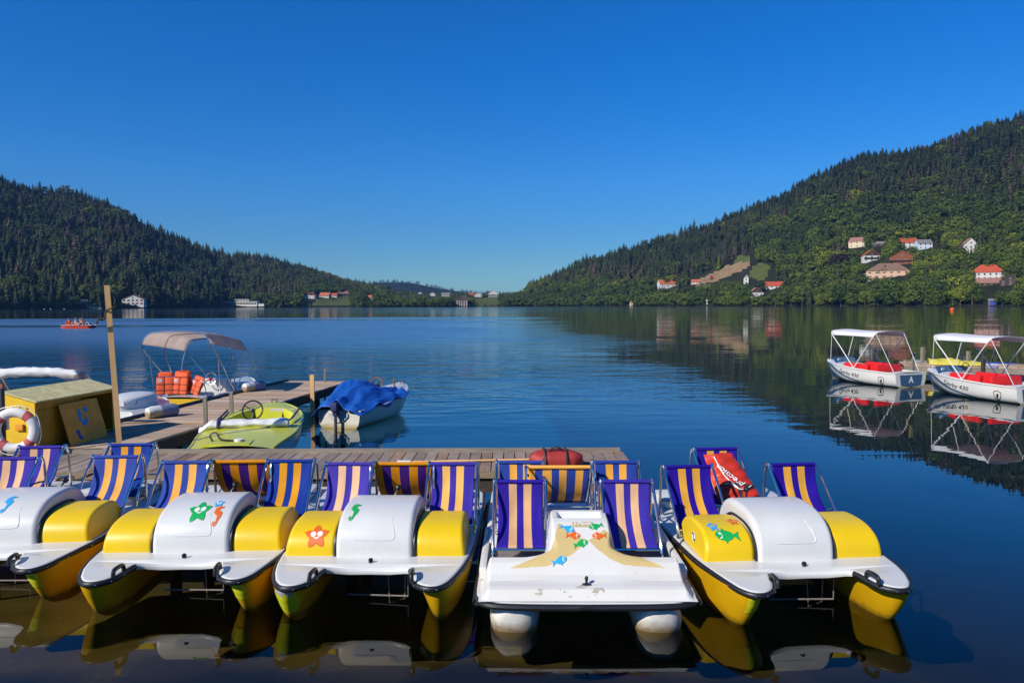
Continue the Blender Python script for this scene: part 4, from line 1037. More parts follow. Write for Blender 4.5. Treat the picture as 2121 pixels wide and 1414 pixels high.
for s in (-1, 1):
    L = []
    for y, r, zc in [(.03, .02, .05), (.035, .07, .05), (.05, .12, .05), (.09, .158, .045), (.15, .178, .04), (.25, .188, .04), (.6, .19, .04), (2.4, .19, .04), (2.7, .12, .04)]:
        L.append([(s * .535 + r * 1.0 * cos(2 * pi * k / 24), y, max(-.16, min(.20, zc + (r * 1.1 if sin(2 * pi * k / 24) < 0 else max(.17, r * 1.1) * min(1, r / .06)) * sin(2 * pi * k / 24)))) for k in range(24)])
    # blunt nose: the bottom recedes more than the top
    L = [[(x, y + .10 * max(0, (.16 - z)) ** 1.2 * 3.2, z) for x, y, z in l] for l in L]
    MB().loft(L, cap0=True, cap1=True).build('float', M['float_white'], o6, 50)
knob(o6, 0, .165, z6(0, .165) - .003, .7)
for fn, px, py, size, rot, m_, fl in [(fish_fn, 1175, 1094, .062, -.35, B_, 1), (fish_fn, 1234, 1090, .062, .25, G, -1), (fish_fn, 1187, 1109, .060, -.03, O_, 1), (fish_fn, 1241, 1110, .060, .03, O_, -1), (fish_fn, 1203, 1126, .062, .3, G, 1), (fish_fn, 1159, 1161, .062, .32, B_, 1)]:
    # length of y on the slope is foreshortened, so the surface is measured along it
    c = solve6(px, py)
    e = .02; k = e / (Vector(S6(c[0], c[1] + e)) - Vector(S6(*c))).length
    sticker('sticker', console, S6, c, size, rot * fl if False else rot, (lambda f: (lambda x, y: fish_fn(x * f, y)))(fl), [m_, W_], 40, .005, k * 1.25)
c = solve6(1206, 1086)
sticker('sticker', console, S6, c, .085, 0, lambda x, y: 0 if abs(x) < .98 and abs(y) < .28 else None, [M['st_tan']], 30, .004, 1.25)
lettering('6 Places', console, lambda a, b_: S6(a, c[1] + (b_ - c[1]) * 1.3), (c[0] + .002, c[1]), .043, 0, W_, bold=.0012, lift=.009)
chair(o6, -.49, .74, .33, 'pale', w=.40, h=.43, rec=.42); chair(o6, .44, .74, .33, 'pale', w=.40, h=.43, rec=.42)
chair(o6, -.49, 1.40, .36, 'gold', w=.40, rec=.42); chair(o6, .43, 1.40, .36, 'gold', w=.40, rec=.42)
chair(o6, -.12, 2.16, .35, 'gold', w=.58, back=True, h=.42, rec=.47, stripes=([.10, .14, .15, .14, .14, .14, .15, .1], ('gold', 'blue')))

from mathutils import noise as mnoise
M['stain'] = mat('tan_scuff', (.50, .43, .33), .7, noise=.3, nscale=30)
stain_fn = lambda x, y: 0 if mnoise.noise(Vector((x * 3.1, y * 2.2, 4))) + .6 * mnoise.noise(Vector((x * 11, y * 9, 1))) > .30 + .5 * (x * x + y * y) else None
sticker('scuff', console, S6, (-.08, .105), .34, 0, stain_fn, M['stain'], 90, .003, .26)
# ================================================================ JETTIES AND WHAT STANDS ON THEM
def wood(name, c, c2, sc=(1, 1, 1), rough=.85):
    m, N, L = nodes(name); p = N['Principled BSDF']; p.inputs['Roughness'].default_value = rough; p.inputs['Specular IOR Level'].default_value = .25
    tc = N.new('ShaderNodeTexCoord'); g = N.new('ShaderNodeNewGeometry')
    v = N.new('ShaderNodeVectorMath'); v.operation = 'ADD'; L.new(tc.outputs['Object'], v.inputs[0])
    cb = N.new('ShaderNodeCombineXYZ'); L.new(vmath(N, L, 'MULTIPLY', g.outputs['Random Per Island'], 37), cb.inputs[0]); L.new(cb.outputs[0], v.inputs[1])
    n1 = noise(N, L, v.outputs[0], 6, 8, .65, sc); n2 = noise(N, L, v.outputs[0], 1.3, 3, .5)
    r = N.new('ShaderNodeValToRGB'); r.color_ramp.elements[0].position = .3; r.color_ramp.elements[1].position = .72
    r.color_ramp.elements[0].color = (*c2, 1); r.color_ramp.elements[1].color = (*c, 1); L.new(vmath(N, L, 'MULTIPLY_ADD', n1, .7) if False else n1, r.inputs[0])
    h = N.new('ShaderNodeHueSaturation'); L.new(r.outputs[0], h.inputs['Color'])
    val = vmath(N, L, 'MULTIPLY', mrange(N, L, g.outputs['Random Per Island'], 0, 1, .74, 1.2, False), mrange(N, L, n2, .3, .7, .8, 1.12, False)); L.new(val, h.inputs['Value'])
    L.new(mrange(N, L, vmath(N, L, 'FRACT', vmath(N, L, 'MULTIPLY', g.outputs['Random Per Island'], 7.3)), .7, 1, .85, 1.35, False), h.inputs['Saturation'])
    L.new(h.outputs[0], p.inputs['Base Color'])
    b = N.new('ShaderNodeBump'); b.inputs['Strength'].default_value = .5; b.inputs['Distance'].default_value = .006; L.new(n1, b.inputs['Height']); L.new(b.outputs[0], p.inputs['Normal'])
    return m
M['deck_y'] = wood('weathered_boards', (.37, .27, .21), (.20, .14, .105), (14, .6, 1))
M['deck_x'] = wood('weathered_cross_boards', (.56, .40, .275), (.35, .235, .15), (.6, 14, 1))
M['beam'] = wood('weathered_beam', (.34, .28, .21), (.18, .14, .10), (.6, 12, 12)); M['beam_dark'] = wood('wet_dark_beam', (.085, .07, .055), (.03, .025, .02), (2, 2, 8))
M['post_yellow'] = wood('varnished_larch', (.85, .46, .10), (.70, .34, .065), (10, 10, .5), .6); M['post_grey'] = wood('grey_post', (.30, .26, .20), (.17, .14, .11), (10, 10, .6))
PZ = .52
r_ = random.Random(5)
pier = thing('jetty', 'weathered wooden jetty running across behind the row of pedal boats', 'jetty', (0, 0, 0))
b = MB(); x = -13.0
while x < 1.60:
    w = .165; b.box((x + w / 2, 10.66, PZ - .02 + r_.uniform(-.003, .003)), (w - .014, 1.44, .04), rot=r_.uniform(-.002, .002)); x += w
b.build('deck_boards', M['deck_y'], pier, 0)
b = MB().box((-5.68, 11.41, PZ + .004), (14.64, .075, .10)).box((-5.68, 9.93, PZ - .015), (14.64, .06, .09)); b.build('edge_board', M['beam'], pier, 0)
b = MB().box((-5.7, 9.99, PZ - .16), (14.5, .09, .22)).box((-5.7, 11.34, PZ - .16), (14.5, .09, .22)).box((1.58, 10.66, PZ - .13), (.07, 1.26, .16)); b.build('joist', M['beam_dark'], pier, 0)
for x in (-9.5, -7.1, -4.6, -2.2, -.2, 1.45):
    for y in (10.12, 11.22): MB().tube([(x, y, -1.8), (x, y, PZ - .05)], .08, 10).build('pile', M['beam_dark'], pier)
# the second jetty, leading out into the lake
DJ = Vector((.118, 1, 0)).normalized(); NJ = Vector((DJ.y, -DJ.x, 0)); J0 = Vector((-6.10, 11.46, 0)); JW = 1.82; JL = 10.7
jp = lambda s, t, z=PZ: J0 + DJ * s - NJ * t + Vector((0, 0, z))
jetty2 = thing('jetty', 'long wooden jetty leading out into the lake between the moored boats', 'jetty', (0, 0, 0))
b = MB(); s = -.02; RJ = Matrix(((NJ.x, DJ.x, 0), (NJ.y, DJ.y, 0), (0, 0, 1)))
while s < JL:
    w = .148; b.box(jp(s + w / 2, JW / 2, PZ - .02 + r_.uniform(-.003, .003)), (JW, w - .008, .04), RJ); s += w
b.build('deck_boards', M['deck_x'], jetty2, 0)
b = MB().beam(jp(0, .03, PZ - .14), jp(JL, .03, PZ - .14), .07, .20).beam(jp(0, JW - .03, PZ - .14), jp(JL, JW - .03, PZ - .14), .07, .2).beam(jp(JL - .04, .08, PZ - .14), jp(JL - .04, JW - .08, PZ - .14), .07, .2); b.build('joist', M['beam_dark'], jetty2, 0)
MB().tube([jp(2.0, JW + .03, PZ + .02), jp(JL, JW + .03, PZ + .02)], .045, 8).build('fender_rail', M['black_rubber'], jetty2)
for k in range(6):
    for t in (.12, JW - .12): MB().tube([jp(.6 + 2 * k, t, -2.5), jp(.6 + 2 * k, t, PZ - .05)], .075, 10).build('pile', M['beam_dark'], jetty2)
def post(px, py, top, w, m, label, Y=None, lean=0, z=PZ, rz=.1, off=0):
    p = at(px, py, z=z) if Y is None else at(px, py, Y=Y); h = top
    o = thing('mooring_post', label, 'post', (p.x, p.y, 0), rz)
    MB().add([(sx * w / 2 + (lean if t else -lean * .4), sy * w / 2, zz) for t, zz in ((0, -1.6), (1, h)) for sx, sy in ((-1, -1), (1, -1), (1, 1), (-1, 1))], [(3, 2, 1, 0), (4, 5, 6, 7), (0, 1, 5, 4), (1, 2, 6, 5), (2, 3, 7, 6), (3, 0, 4, 7)]).build('shaft', M[m], o, 0)
    return o, p
o, p = post(253, 929, 3.08, .078, 'post_yellow', 'tall squared yellow timber post standing where the two jetties meet', lean=-.145, rz=.44)
M['rope_dark'] = mat('old_rope', (.05, .045, .02), .9); M['rope_y'] = mat('yellow_rope', (.45, .33, .02), .8)
MB().tube([(-.10 + .075 * cos(a), .075 * sin(a), 2.72 + .02 * sin(2 * a) + .06 * cos(a)) for a in [k * pi / 8 for k in range(16)]], .013, 6, closed=True).tube(spline([(-.16, -.08, 2.68), (-.20, -.09, 2.55), (-.26, -.1, 2.56), (-.30, -.08, 2.48)], 4), .014, 6).tube(spline([(-.05, -.06, 2.79), (-.03, -.07, 2.86), (-.06, -.07, 2.92)], 4), .012, 6).build('tied_rope', M['rope_dark'], o)
post(426, 878, 1.03, .065, 'post_grey', 'grey mooring post nearest the tall yellow post, left of the green boat')
post(480, 861, 1.02, .065, 'post_grey', 'grey mooring post behind the wheel of the green boat')
post(647, 815, 1.0, .10, 'post_yellow', 'short yellow post at the jetty edge left of the blue tarpaulin')
post(673, 792, .92, .05, 'post_grey', 'thin grey post at the far end of the long jetty')

# storage chest with a sloping lid
M['chest_yellow'] = mat('yellow_plywood', (.84, .52, .010), .55, noise=.22, nscale=4); M['chest_shaded'] = mat('shaded_yellow_plywood', (.60, .29, .010), .6, noise=.4, nscale=3)  # second, darker yellow has the shade of the unlit sides in its colour
M['lid'] = mat('peeling_lid', (.70, .62, .30), .7, noise=.35, nscale=9); M['board_ply'] = mat('ochre_plywood', (.76, .31, .018), .6, noise=.25, nscale=4); M['hole'] = mat('dark_inside', (.006, .005, .004), .9)
c0 = at(75, 934, z=PZ); ch = thing('storage_chest', 'yellow plywood storage chest with a sloping lid on the jetty', 'chest', (c0.x, c0.y, PZ), 0)
ang = atan2(1.92, .23); ex = Vector((cos(ang), sin(ang), 0)); ey = Vector((-sin(ang), cos(ang), 0)); MC = Matrix((ex, ey, (0, 0, 1))).transposed()
LC, DC, HF, HB = 1.93, .52, .765, .90
def cb(p): return MC @ Vector(p)
def slab(pts, th, nrm):
    n = Vector(nrm) * th; k = len(pts); vs = [Vector(p) for p in pts] + [Vector(p) + n for p in pts]
    return vs, [tuple(range(k))[::-1], tuple(range(k, 2 * k))] + [(i, (i + 1) % k, k + (i + 1) % k, k + i) for i in range(k)]
zf = .03
# ends, back, front with its open bay, floor
e1 = MB().add(*slab([(0, 0, zf), (0, DC, zf), (0, DC, HB), (0, 0, HF)], .02, (1, 0, 0))).xf(MC); E1 = e1.build('end_panel', M['chest_yellow'], ch, 0)
MB().add(*slab([(LC - .02, 0, zf), (LC - .02, DC, zf), (LC - .02, DC, HB), (LC - .02, 0, HF)], .02, (1, 0, 0))).xf(MC).build('end_panel', M['chest_shaded'], ch, 0)
MB().box((LC / 2, DC - .01, (HB + zf) / 2), (LC - .04, .02, HB - zf)).xf(MC).build('back_panel', M['chest_shaded'], ch, 0)
fp = MB().box((.51, .01, (HF + zf) / 2), (.98, .02, HF - zf)).box((1.46, .01, HF - .03), (.90, .02, .06)).box((1.88, .01, (HF + zf) / 2), (.06, .02, HF - zf)).xf(MC).build('front_panel', M['chest_shaded'], ch, 0)
MB().box((LC / 2, DC / 2, zf + .01), (LC - .05, DC - .05, .02)).xf(MC).build('floor_panel', M['chest_shaded'], ch, 0)
MB().add(*slab([(-.03, -.05, HF - .012), (LC + .03, -.05, HF - .012), (LC + .03, DC + .02, HB + .005), (-.03, DC + .02, HB + .005)], .022, (0, -.2, 1))).xf(MC).build('lid', M['lid'], ch, 0)
hb = MB()
for k in range(12): hb.lathe([(.001, -.002), (.012, -.002), (.012, .002), (.001, .002)], (.1 + .075 * k, -.002, HF - .14), 8, axis=(0, -1, 0))
hb.xf(MC).build('ventilation_hole', M['hole'], fp, 0)
hb = MB()
for k in range(3): hb.lathe([(.001, -.002), (.018, -.002), (.018, .002), (.001, .002)], (-.002, DC * .7 - .12 * k, HF - .1), 10, axis=(-1, 0, 0))
hb.xf(MC).build('ventilation_hole', M['hole'], E1, 0)
MB().box((-.02, .25, .37), (.04, .13, .10), bev=.008).xf(MC).build('latch', M['board_ply'], ch)
MB().box((1.0, .06, .02), (1.8, .06, .03)).xf(MC).build('skid', M['beam_dark'], ch, 0)
# the chest's door leaning on its front
dn0, dn1 = at(146, 924.5, z=PZ), at(222.5, 903, z=PZ); dt = (dn1 - dn0); dl = dt.length; dt.normalize(); lean_ = Vector((-.20, .03, .66)); 
door = thing('leaning_board', 'ochre plywood board with blue painted shapes leaning on the yellow chest', 'board', dn0, 0)
nn = dt.cross(lean_).normalized(); BO = lambda u, v, o=0: dt * u + lean_ * v + nn * o
MB().add([BO(u, v, o) for o in (0, .018) for u, v in ((0, 0), (dl, 0), (dl * 1.0, 1), (-.0, 1))], [(3, 2, 1, 0), (4, 5, 6, 7), (0, 1, 5, 4), (1, 2, 6, 5), (2, 3, 7, 6), (3, 0, 4, 7)]).build('board', M['board_ply'], door, 0)
M['paint_blue'] = mat('blue_stencil', (.02, .22, .52), .6); M['paint_navy'] = mat('navy_stencil', (.01, .05, .30), .6)
def blobs(shapes):
    def f(x, y):
        for k, (cx, cy, rx, ry, a) in enumerate(shapes):
            dx, dy = x - cx, y - cy; u = dx * cos(a) + dy * sin(a); v = -dx * sin(a) + dy * cos(a)
            if (u / rx) ** 2 + (v / ry) ** 2 < 1 + .25 * sin(5 * atan2(v, u)): return 0
        return None
    return f
SB = lambda u, v: BO(u, v / lean_.length, .018 if nn.y < 0 else 0)
lf = .004 if nn.y < 0 else -.004
sticker('painted_shape', door, SB, (dl * .50, .42), .19, 0, blobs([(-.35, .45, .22, .3, .4), (.5, .6, .28, .22, 0), (-.45, .0, .2, .45, .1), (.15, -.45, .42, .22, .5), (.25, .0, .16, .12, .5), (-.15, -.6, .3, .2, -.4)]), M['paint_blue'], 40, lf)
sticker('painted_shape', door, SB, (dl * .27, .15), .10, 0, blobs([(-.1, .5, .5, .3, 0), (.0, -.1, .35, .5, 0), (.3, -.6, .5, .25, 0)]), M['paint_navy'], 30, lf)
hb = MB()
for k in range(9): hb.ball(SB(dl * (.16 + .085 * k), .615 - .002 * k) + nn * (.0), .008, 6)
hb.build('ventilation_hole', M['hole'], door)
# life ring on its pole
M['ring_white'] = mat('ring_foam', (.72, .69, .66), .6, noise=.15, nscale=12); M['ring_red'] = mat('ring_band', (.55, .10, .10), .6, noise=.25, nscale=25); M['steel_post'] = mat('dark_painted_steel', (.03, .035, .04), .45)
pp = at(9, 945, z=PZ); po = thing('ring_stand', 'dark metal pole with a small red top that carries the life ring', 'pole', (pp.x, pp.y, PZ), 0)
MB().tube([(0, 0, 0), (0, 0, 1.02)], .034, 10).lathe([(.09, 0), (.09, .012), (.001, .014)], (0, 0, 0), 14).build('pole', M['steel_post'], po); MB().tube([(0, 0, 1.02), (0, 0, 1.09)], .014, 8).build('tip', M['st_orange'], po)
MB().box((-.02, .07, .48), (.10, .06, .18), bev=.01).build('lamp_box', M['white_plain'], po)
rc = at(31, 891, Y=pp.y - .10); ring = thing('life_ring', 'white life ring with red bands hanging on the dark pole', 'life ring', rc, .1)
def torus(b, R0, r0, a0, a1, n, m, mx=16, e=0):
    L = []
    for i in range(n + 1):
        a = a0 + (a1 - a0) * i / n; L.append([((R0 + (r0 + e) * cos(t)) * cos(a), (r0 + e) * .78 * sin(t), (R0 + (r0 + e) * cos(t)) * sin(a)) for t in [2 * pi * k / mx for k in range(mx)]])
    return b.loft(L, m)
R0, r0 = .268, .072
torus(MB(), R0, r0, 0, 2 * pi, 64, 0).build('foam_ring', M['ring_white'], ring)
for k in range(4):
    a = R(48 + 90 * k); torus(MB(), R0, r0, a - .17, a + .17, 8, 0, e=.004).build('band', M['ring_red'], ring)
MB().tube([((R0 + .085 + .03 * abs(sin(2 * a - .3))) * cos(a), 0, (R0 + .085 + .03 * abs(sin(2 * a - .3))) * sin(a)) for a in [2 * pi * k / 60 for k in range(60)]], .006, 5, closed=True).build('grab_rope', M['white_plain'], ring)

# bags
M['bag_red'] = mat('red_nylon', (.62, .035, .012), .5, noise=.3, nscale=5, bump=.5, bscale=14); M['bag_dark'] = mat('dark_webbing', (.03, .025, .03), .7); M['bag_wine'] = mat('faded_red_nylon', (.42, .035, .025), .6, noise=.35, nscale=6, bump=.5, bscale=16)
def lumpy(b, c, sx, sy, sz, seed, n=24, m=0, flat=.35, amp=.12, power=.6):
    q = random.Random(seed); ph = [q.random() * 6.28 for _ in range(8)]; L = []
    f = lambda t, p: math.copysign(abs(t) ** p, t)
    for i in range(n // 2 + 1):
        a = -pi / 2 + pi * i / (n // 2); L.append([])
        for k in range(n):
            t = 2 * pi * k / n; k_ = 1 + amp * (sin(3 * t + ph[0] + 2 * a) * .5 + sin(5 * a + ph[1]) * .3 + sin(7 * t - 3 * a + ph[2]) * .3) * cos(a)
            z = f(sin(a), power) * sz * k_; z = max(z, -sz * flat)
            L[-1].append((c[0] + f(cos(t), power) * f(max(cos(a), .001), power) * sx * k_, c[1] + f(sin(t), power) * f(max(cos(a), .001), power) * sy * k_, c[2] + z))
    return b.loft(L, m, True, True, True)
bp = at(1150, 969, z=PZ)
bag = thing('holdall', 'red holdall with dark straps lying on the jetty behind the white pedal boat', 'bag', (bp.x, bp.y + .15, PZ), .05)
lumpy(MB(), (0, 0, .06), .36, .19, .17, 4).build('body', M['bag_wine'], bag)
for s in (-1, 1): MB().tube(spline([(s * .14, -.215, .03), (s * .145, -.20, .14), (s * .15, -.10, .235), (s * .15, .08, .235), (s * .15, .2, .12)], 4), .014, 6).build('strap', M['bag_dark'], bag)
MB().tube(spline([(-.33, -.03, .17), (0, -.05, .245), (.33, -.03, .17)], 5), .008, 6).build('zip', M['bag_dark'], bag)
MB().tube(spline([(-.1, -.1, .232), (0, -.13, .29), (.12, -.1, .232)], 5), .012, 6).build('handle', M['bag_dark'], bag)
# red sack on the rear seat of the right-hand pedal boat
rootm = Matrix.Translation(l5) @ Matrix.Rotation(y5, 4, 'Z') @ Matrix.Scale(1.15, 4)
sp = rootm @ Vector((-.05, D + .62 + .16, Z + .04 + .10)); sk = thing('sack', 'red nylon sack with white lettering leaning in the rear seat of a pedal boat', 'bag', sp, y5)
def SK(u, v, w=0):      # u across, v up the leaning front
    k = .84 - .20 * v + .06 * sin(3 * v + 1) ; bulge = .14 * (max(0, 1 - (u / .30) ** 2) ** .5) * (max(0, sin(pi * min(1, max(0, .08 + v * .86)))) ** .5)
    f = .012 * sin(17 * u + 6 * v) * sin(9 * v + 2) + .010 * sin(31 * v - 12 * u)
    return Vector((u * k - .13 * v + .10, -.16 + .40 * v - (bulge + f) * .9 - w, .0 + .46 * v - .04 * bulge + .015 * sin(5 * u + 1)))
b = MB(); b.grid(lambda i, j: SK(lerp(-.275, .275, i), lerp(0, 1.0, j)), 36, 36)
b.grid(lambda i, j: SK(lerp(.275, -.275, i), lerp(0, 1.0, j)) + Vector((0, .10 * (max(0, 1 - ((i * 2 - 1)) ** 2) ** .5) * sin(pi * j) ** .5, 0)), 20, 20)
body = b.build('body', M['bag_red'], sk, 60)
lettering('precision', body, lambda a, b_: SK(a, b_), (-.02, .56), .135, R(118), M['st_white'], bold=.002, lift=.012)
for (p0, p1, p2) in [((-.12, .95), (-.10, .6), (.02, .30)), ((-.06, .40), (.05, .27), (.22, .33))]: MB().tube([SK(a, c_) + Vector((0, -.012, .004)) for a, c_, _ in spline([(p0[0], p0[1], 0), (p1[0], p1[1], 0), (p2[0], p2[1], 0)], 6)], .007, 5).build('cord', M['st_white'], sk)
b = MB()
for aa in (-.02,): b.grid(lambda i, j: SK(lerp(-.26, .26, i), .33 + .05 * j + .05 * sin(4 * i)) + Vector((0, -.010, 0)), 24, 2)
b.grid(lambda i, j: SK(-.02 + .05 * j + .03 * i, lerp(.02, .36, i)) + Vector((0, -.011, 0)), 14, 2); b.grid(lambda i, j: SK(lerp(-.27, .27, i), lerp(0, .10, j)) + Vector((0, -.008, 0)), 24, 3)
b.build('dark_strap', M['bag_dark'], sk)
# boat-hook with a white brush end lying on the boards
a0, a1 = at(852, 956, z=PZ + .03), at(1096, 951, z=PZ + .03); br = thing('broom', 'long handled broom with a white head lying on the jetty boards', 'broom', (a0.x, a0.y, PZ + .03), 0)
MB().tube([(0, 0, 0), a1 - a0], .014, 8).build('handle', M['post_yellow'], br)
b = MB().box((-.10, -.01, 0), (.20, .05, .045), bev=.012); b.build('head', M['white_plain'], br)
# cable loops at the near edge of the jetty
kx = at(150, 990, z=PZ - .02); o = thing('mooring_cable', 'black cable in loops at the jetty edge behind the first pedal boats', 'cable', kx, 0)
MB().tube(spline([(-.35, -.1, -.25), (-.2, -.06, -.02), (-.02, .02, .02), (.05, -.05, -.06), (.2, -.05, .03), (.33, .02, .06), (.42, -.05, -.05), (.35, -.12, -.2), (.5, -.1, -.02), (.75, .0, .01), (.9, -.1, -.2)], 6), .016, 6).build('cable', M['black_rubber'], o)
# ================================================================ MOORED BOATS
def paint(n, c, r=.3, **k): return mat(n, c, r, noise=.1, nscale=3, coat=.2, **k)
M['boat_white'] = paint('boat_white', (.74, .73, .69), dirt=(.0, .05, (.35, .25, .10))); M['boat_lime'] = paint('lime_gelcoat', (.56, .56, .018)); M['boat_limehull'] = paint('pale_grey_hull', (.42, .45, .46))
M['boat_cream'] = paint('cream_hull', (.66, .64, .54), dirt=(.02, .12, (.36, .27, .10))); M['boat_grey'] = paint('grey_deck', (.50, .50, .50)); M['boat_yellow'] = paint('boat_yellow', (.72, .44, .01)); M['boat_blue'] = paint('boat_slate_blue', (.05, .11, .20))
M['cockpit_teal'] = mat('cockpit_liner', (.10, .14, .14), .6, noise=.2, nscale=5); M['cockpit_white'] = mat('cockpit_gelcoat', (.66, .65, .62), .45, noise=.1, nscale=4)
M['wheel_black'] = mat('wheel_black', (.012, .012, .014), .4); M['wheel_wood'] = mat('wheel_wood', (.30, .11, .035), .35, noise=.3, nscale=20); M['red_vinyl'] = mat('red_vinyl', (.70, .012, .012), .45, noise=.12, nscale=9)
M['canopy_white'] = mat('canopy_cloth', (.82, .81, .81), .75, noise=.08, nscale=4, bump=.2, bscale=9); M['canopy_beige'] = mat('beige_canopy_cloth', (.84, .74, .68), .8, noise=.12, nscale=3, bump=.2, bscale=9)
M['tarp_blue'] = mat('blue_tarpaulin', (.005, .09, .42), .55, noise=.15, nscale=5, bump=.4, bscale=12); M['tarp_yellow'] = mat('yellow_tarpaulin', (.62, .52, .06), .6, noise=.2, nscale=6)
M['orange_foam'] = mat('life_jacket_nylon', (.80, .10, .015), .65, noise=.2, nscale=9, bump=.3, bscale=20); M['navy_cloth'] = mat('navy_cloth', (.02, .025, .10), .7)
M['sign_red'] = mat('sign_red', (.60, .03, .03), .5); M['notice'] = mat('notice_plate', (.70, .62, .66), .5, noise=.15, nscale=60)

def translucent(m, k=.45):
    N, L = m.node_tree.nodes, m.node_tree.links; p = N['Principled BSDF']; t = N.new('ShaderNodeBsdfTranslucent'); x = N.new('ShaderNodeMixShader'); x.inputs[0].default_value = k
    L.new(p.inputs['Base Color'].links[0].from_socket, t.inputs['Color']); L.new(p.outputs[0], x.inputs[1]); L.new(t.outputs[0], x.inputs[2]); L.new(x.outputs[0], N['Material Output'].inputs['Surface'])
translucent(M['canopy_white'], .22); translucent(M['canopy_beige'], .72)
from mathutils import noise as mnoise
nz = lambda a, b=0, c=0: mnoise.noise(Vector((a, b, c)))
def boat_fns(L, B, h0, hb, blunt=2.2, tr=.86, fullest=.35):
    def half(t):
        if t < fullest: return B / 2 * lerp(tr, 1, smooth(t / fullest))
        s = (t - fullest) / (1 - fullest); return B / 2 * max(0, 1 - s ** blunt) ** .75
    sheer = lambda t: h0 + (hb - h0) * t ** 1.8
    return half, sheer
def boat(name, label, loc, yaw, L=4, B=1.5, h0=.45, hb=.62, blunt=2.2, tr=.86, hull_m='boat_white', deck_m='boat_white', in_m='cockpit_white', rail_m='black_rubber', gw=.13, cock=(.12, .62), rake=.25, crown=.05, vee=.5, dash=.0, floor=.12, split=None, group=None, stern_rise=0, railr=.02, hull2=None):
    o = thing(name, label, 'boat', loc, yaw, group); half, sheer = boat_fns(L, B, h0, hb, blunt, tr)
    NS = 36; ts = [1 - (1 - i / NS) ** 1.25 for i in range(NS + 1)]
    def sec(t, n=9):
        b, h = max(half(t), .004), sheer(t); bow = smooth((t - .55) / .45); out = []
        kz = lerp(-.16, -.05, bow)
        for k in range(n + 1):
            s = k / n                                   # 0 gunwale .. 1 keel
            x = b * (1 - .10 * s - .9 * s ** lerp(4.5, 1.6, bow)) if k < n else 0; z = lerp(h, kz, s ** lerp(.75, .95, bow)) if True else 0
            y = t * L - rake * bow * s ** 1.2
            out.append((x, y, z))
        return out
    hm = MB(); left = []
    loops = []
    for t in ts:
        s = sec(t); loops.append([(-x, y, z) for x, y, z in s] + s[::-1][1:])
    hm.loft(loops, closed=False, m=0)
    first = loops[0]; n0 = len(hm.v); hm.v += first; hm.f.append(list(range(n0, n0 + len(first)))); hm.m.append(1 if hull2 else 0)
    hull_o = hm.build('hull', [M[hull_m]] + ([M[hull2]] if hull2 else []), o, 45)
    # deck ring with the cockpit cut out
    c0, c1 = cock; dk = MB(); tub = MB()
    inner = lambda t: max(0, min(half(t) - gw, 9)) * (1 - max(0, (t - (c1 - .12)) / .12) ** 2.5 * (.35 if t > c1 - .12 else 0))
    z_ = lambda x, t: sheer(t) + crown * (1 - (x / max(half(t), .01)) ** 2)
    T1 = [t for t in ts if t < c0] + [c0]; T2 = [c0 + (c1 - c0) * k / 16 for k in range(17)]; T3 = [c1] + [t for t in ts if t > c1]
    for TT, closed in ((T1, True), (T2, False), (T3, True)):
        if len(TT) < 2: continue
        if closed: dk.grid(lambda u, v, TT=TT: (lambda t, x: (x, t * L, z_(x, t) + stern_rise * (1 - t / max(c0, .01)) * 0))(TT[round(u * (len(TT) - 1))], (v * 2 - 1) * half(TT[round(u * (len(TT) - 1))])), len(TT) - 1, 10)
        else:
            for s in (-1, 1): dk.grid(lambda u, v, s=s: (lambda t: (s * lerp(half(t), inner(t), v), t * L, z_(lerp(half(t), inner(t), v), t)))(TT[round(u * (len(TT) - 1))]), len(TT) - 1, 4)
    dk.build('deck', M[deck_m], o, 45)
    for s in (-1, 1): tub.grid(lambda u, v, s=s: (s * inner(lerp(c0, c1, u)) * lerp(1, .86, v), lerp(c0, c1, u) * L, lerp(z_(inner(lerp(c0, c1, u)), lerp(c0, c1, u)), floor, v)), 16, 4)
    for t, q in ((c0, 0), (c1, dash)):
        tub.grid(lambda u, v, t=t, q=q: ((u * 2 - 1) * inner(t) * lerp(1, .86, v), t * L + q * v, lerp(z_((u * 2 - 1) * inner(t), t), floor, v)), 10, 3)
    tub.grid(lambda u, v: ((v * 2 - 1) * inner(lerp(c0, c1, u)) * .88, lerp(c0, c1, u) * L, floor + .002), 16, 2)
    tub.build('cockpit', M[in_m], o, 30)
    ring = [(half(t), t * L, sheer(t)) for t in ts]; ring = ring + [(-x, y, z) for x, y, z in ring[::-1][1:]]
    MB().tube([(x * 1.005, y, z - .012) for x, y, z in ring], railr, 8).build('rub_rail', M[rail_m], o)
    o_half = half
    return o, half, sheer, inner, z_, hull_o
def wheel(parent, c, r, m, tilt=.5, spokes=3, face=-1, name='steering_wheel'):
    ax = Vector((0, face * cos(tilt), sin(tilt))); Q = Vector((0, 0, 1)).rotation_difference(ax).to_matrix(); c = Vector(c)
    w = MB().tube([c + Q @ Vector((r * cos(a), r * sin(a), 0)) for a in [2 * pi * k / 32 for k in range(32)]], r * .085, 8, closed=True).build(name, m, parent)
    b = MB()
    for k in range(spokes): a = 2 * pi * k / spokes + .5; b.tube([c - ax * .03, c + Q @ Vector((r * cos(a), r * sin(a), 0))], r * .055, 6)
    b.lathe([(.001, -.05), (r * .22, -.04), (r * .2, .01), (.001, .02)], c, 12, axis=ax).tube([c - ax * .03, c - ax * .22], .02, 8)
    b.build('spokes', M['wheel_black'] if m is not M['chrome'] else M['chrome'], w); return w
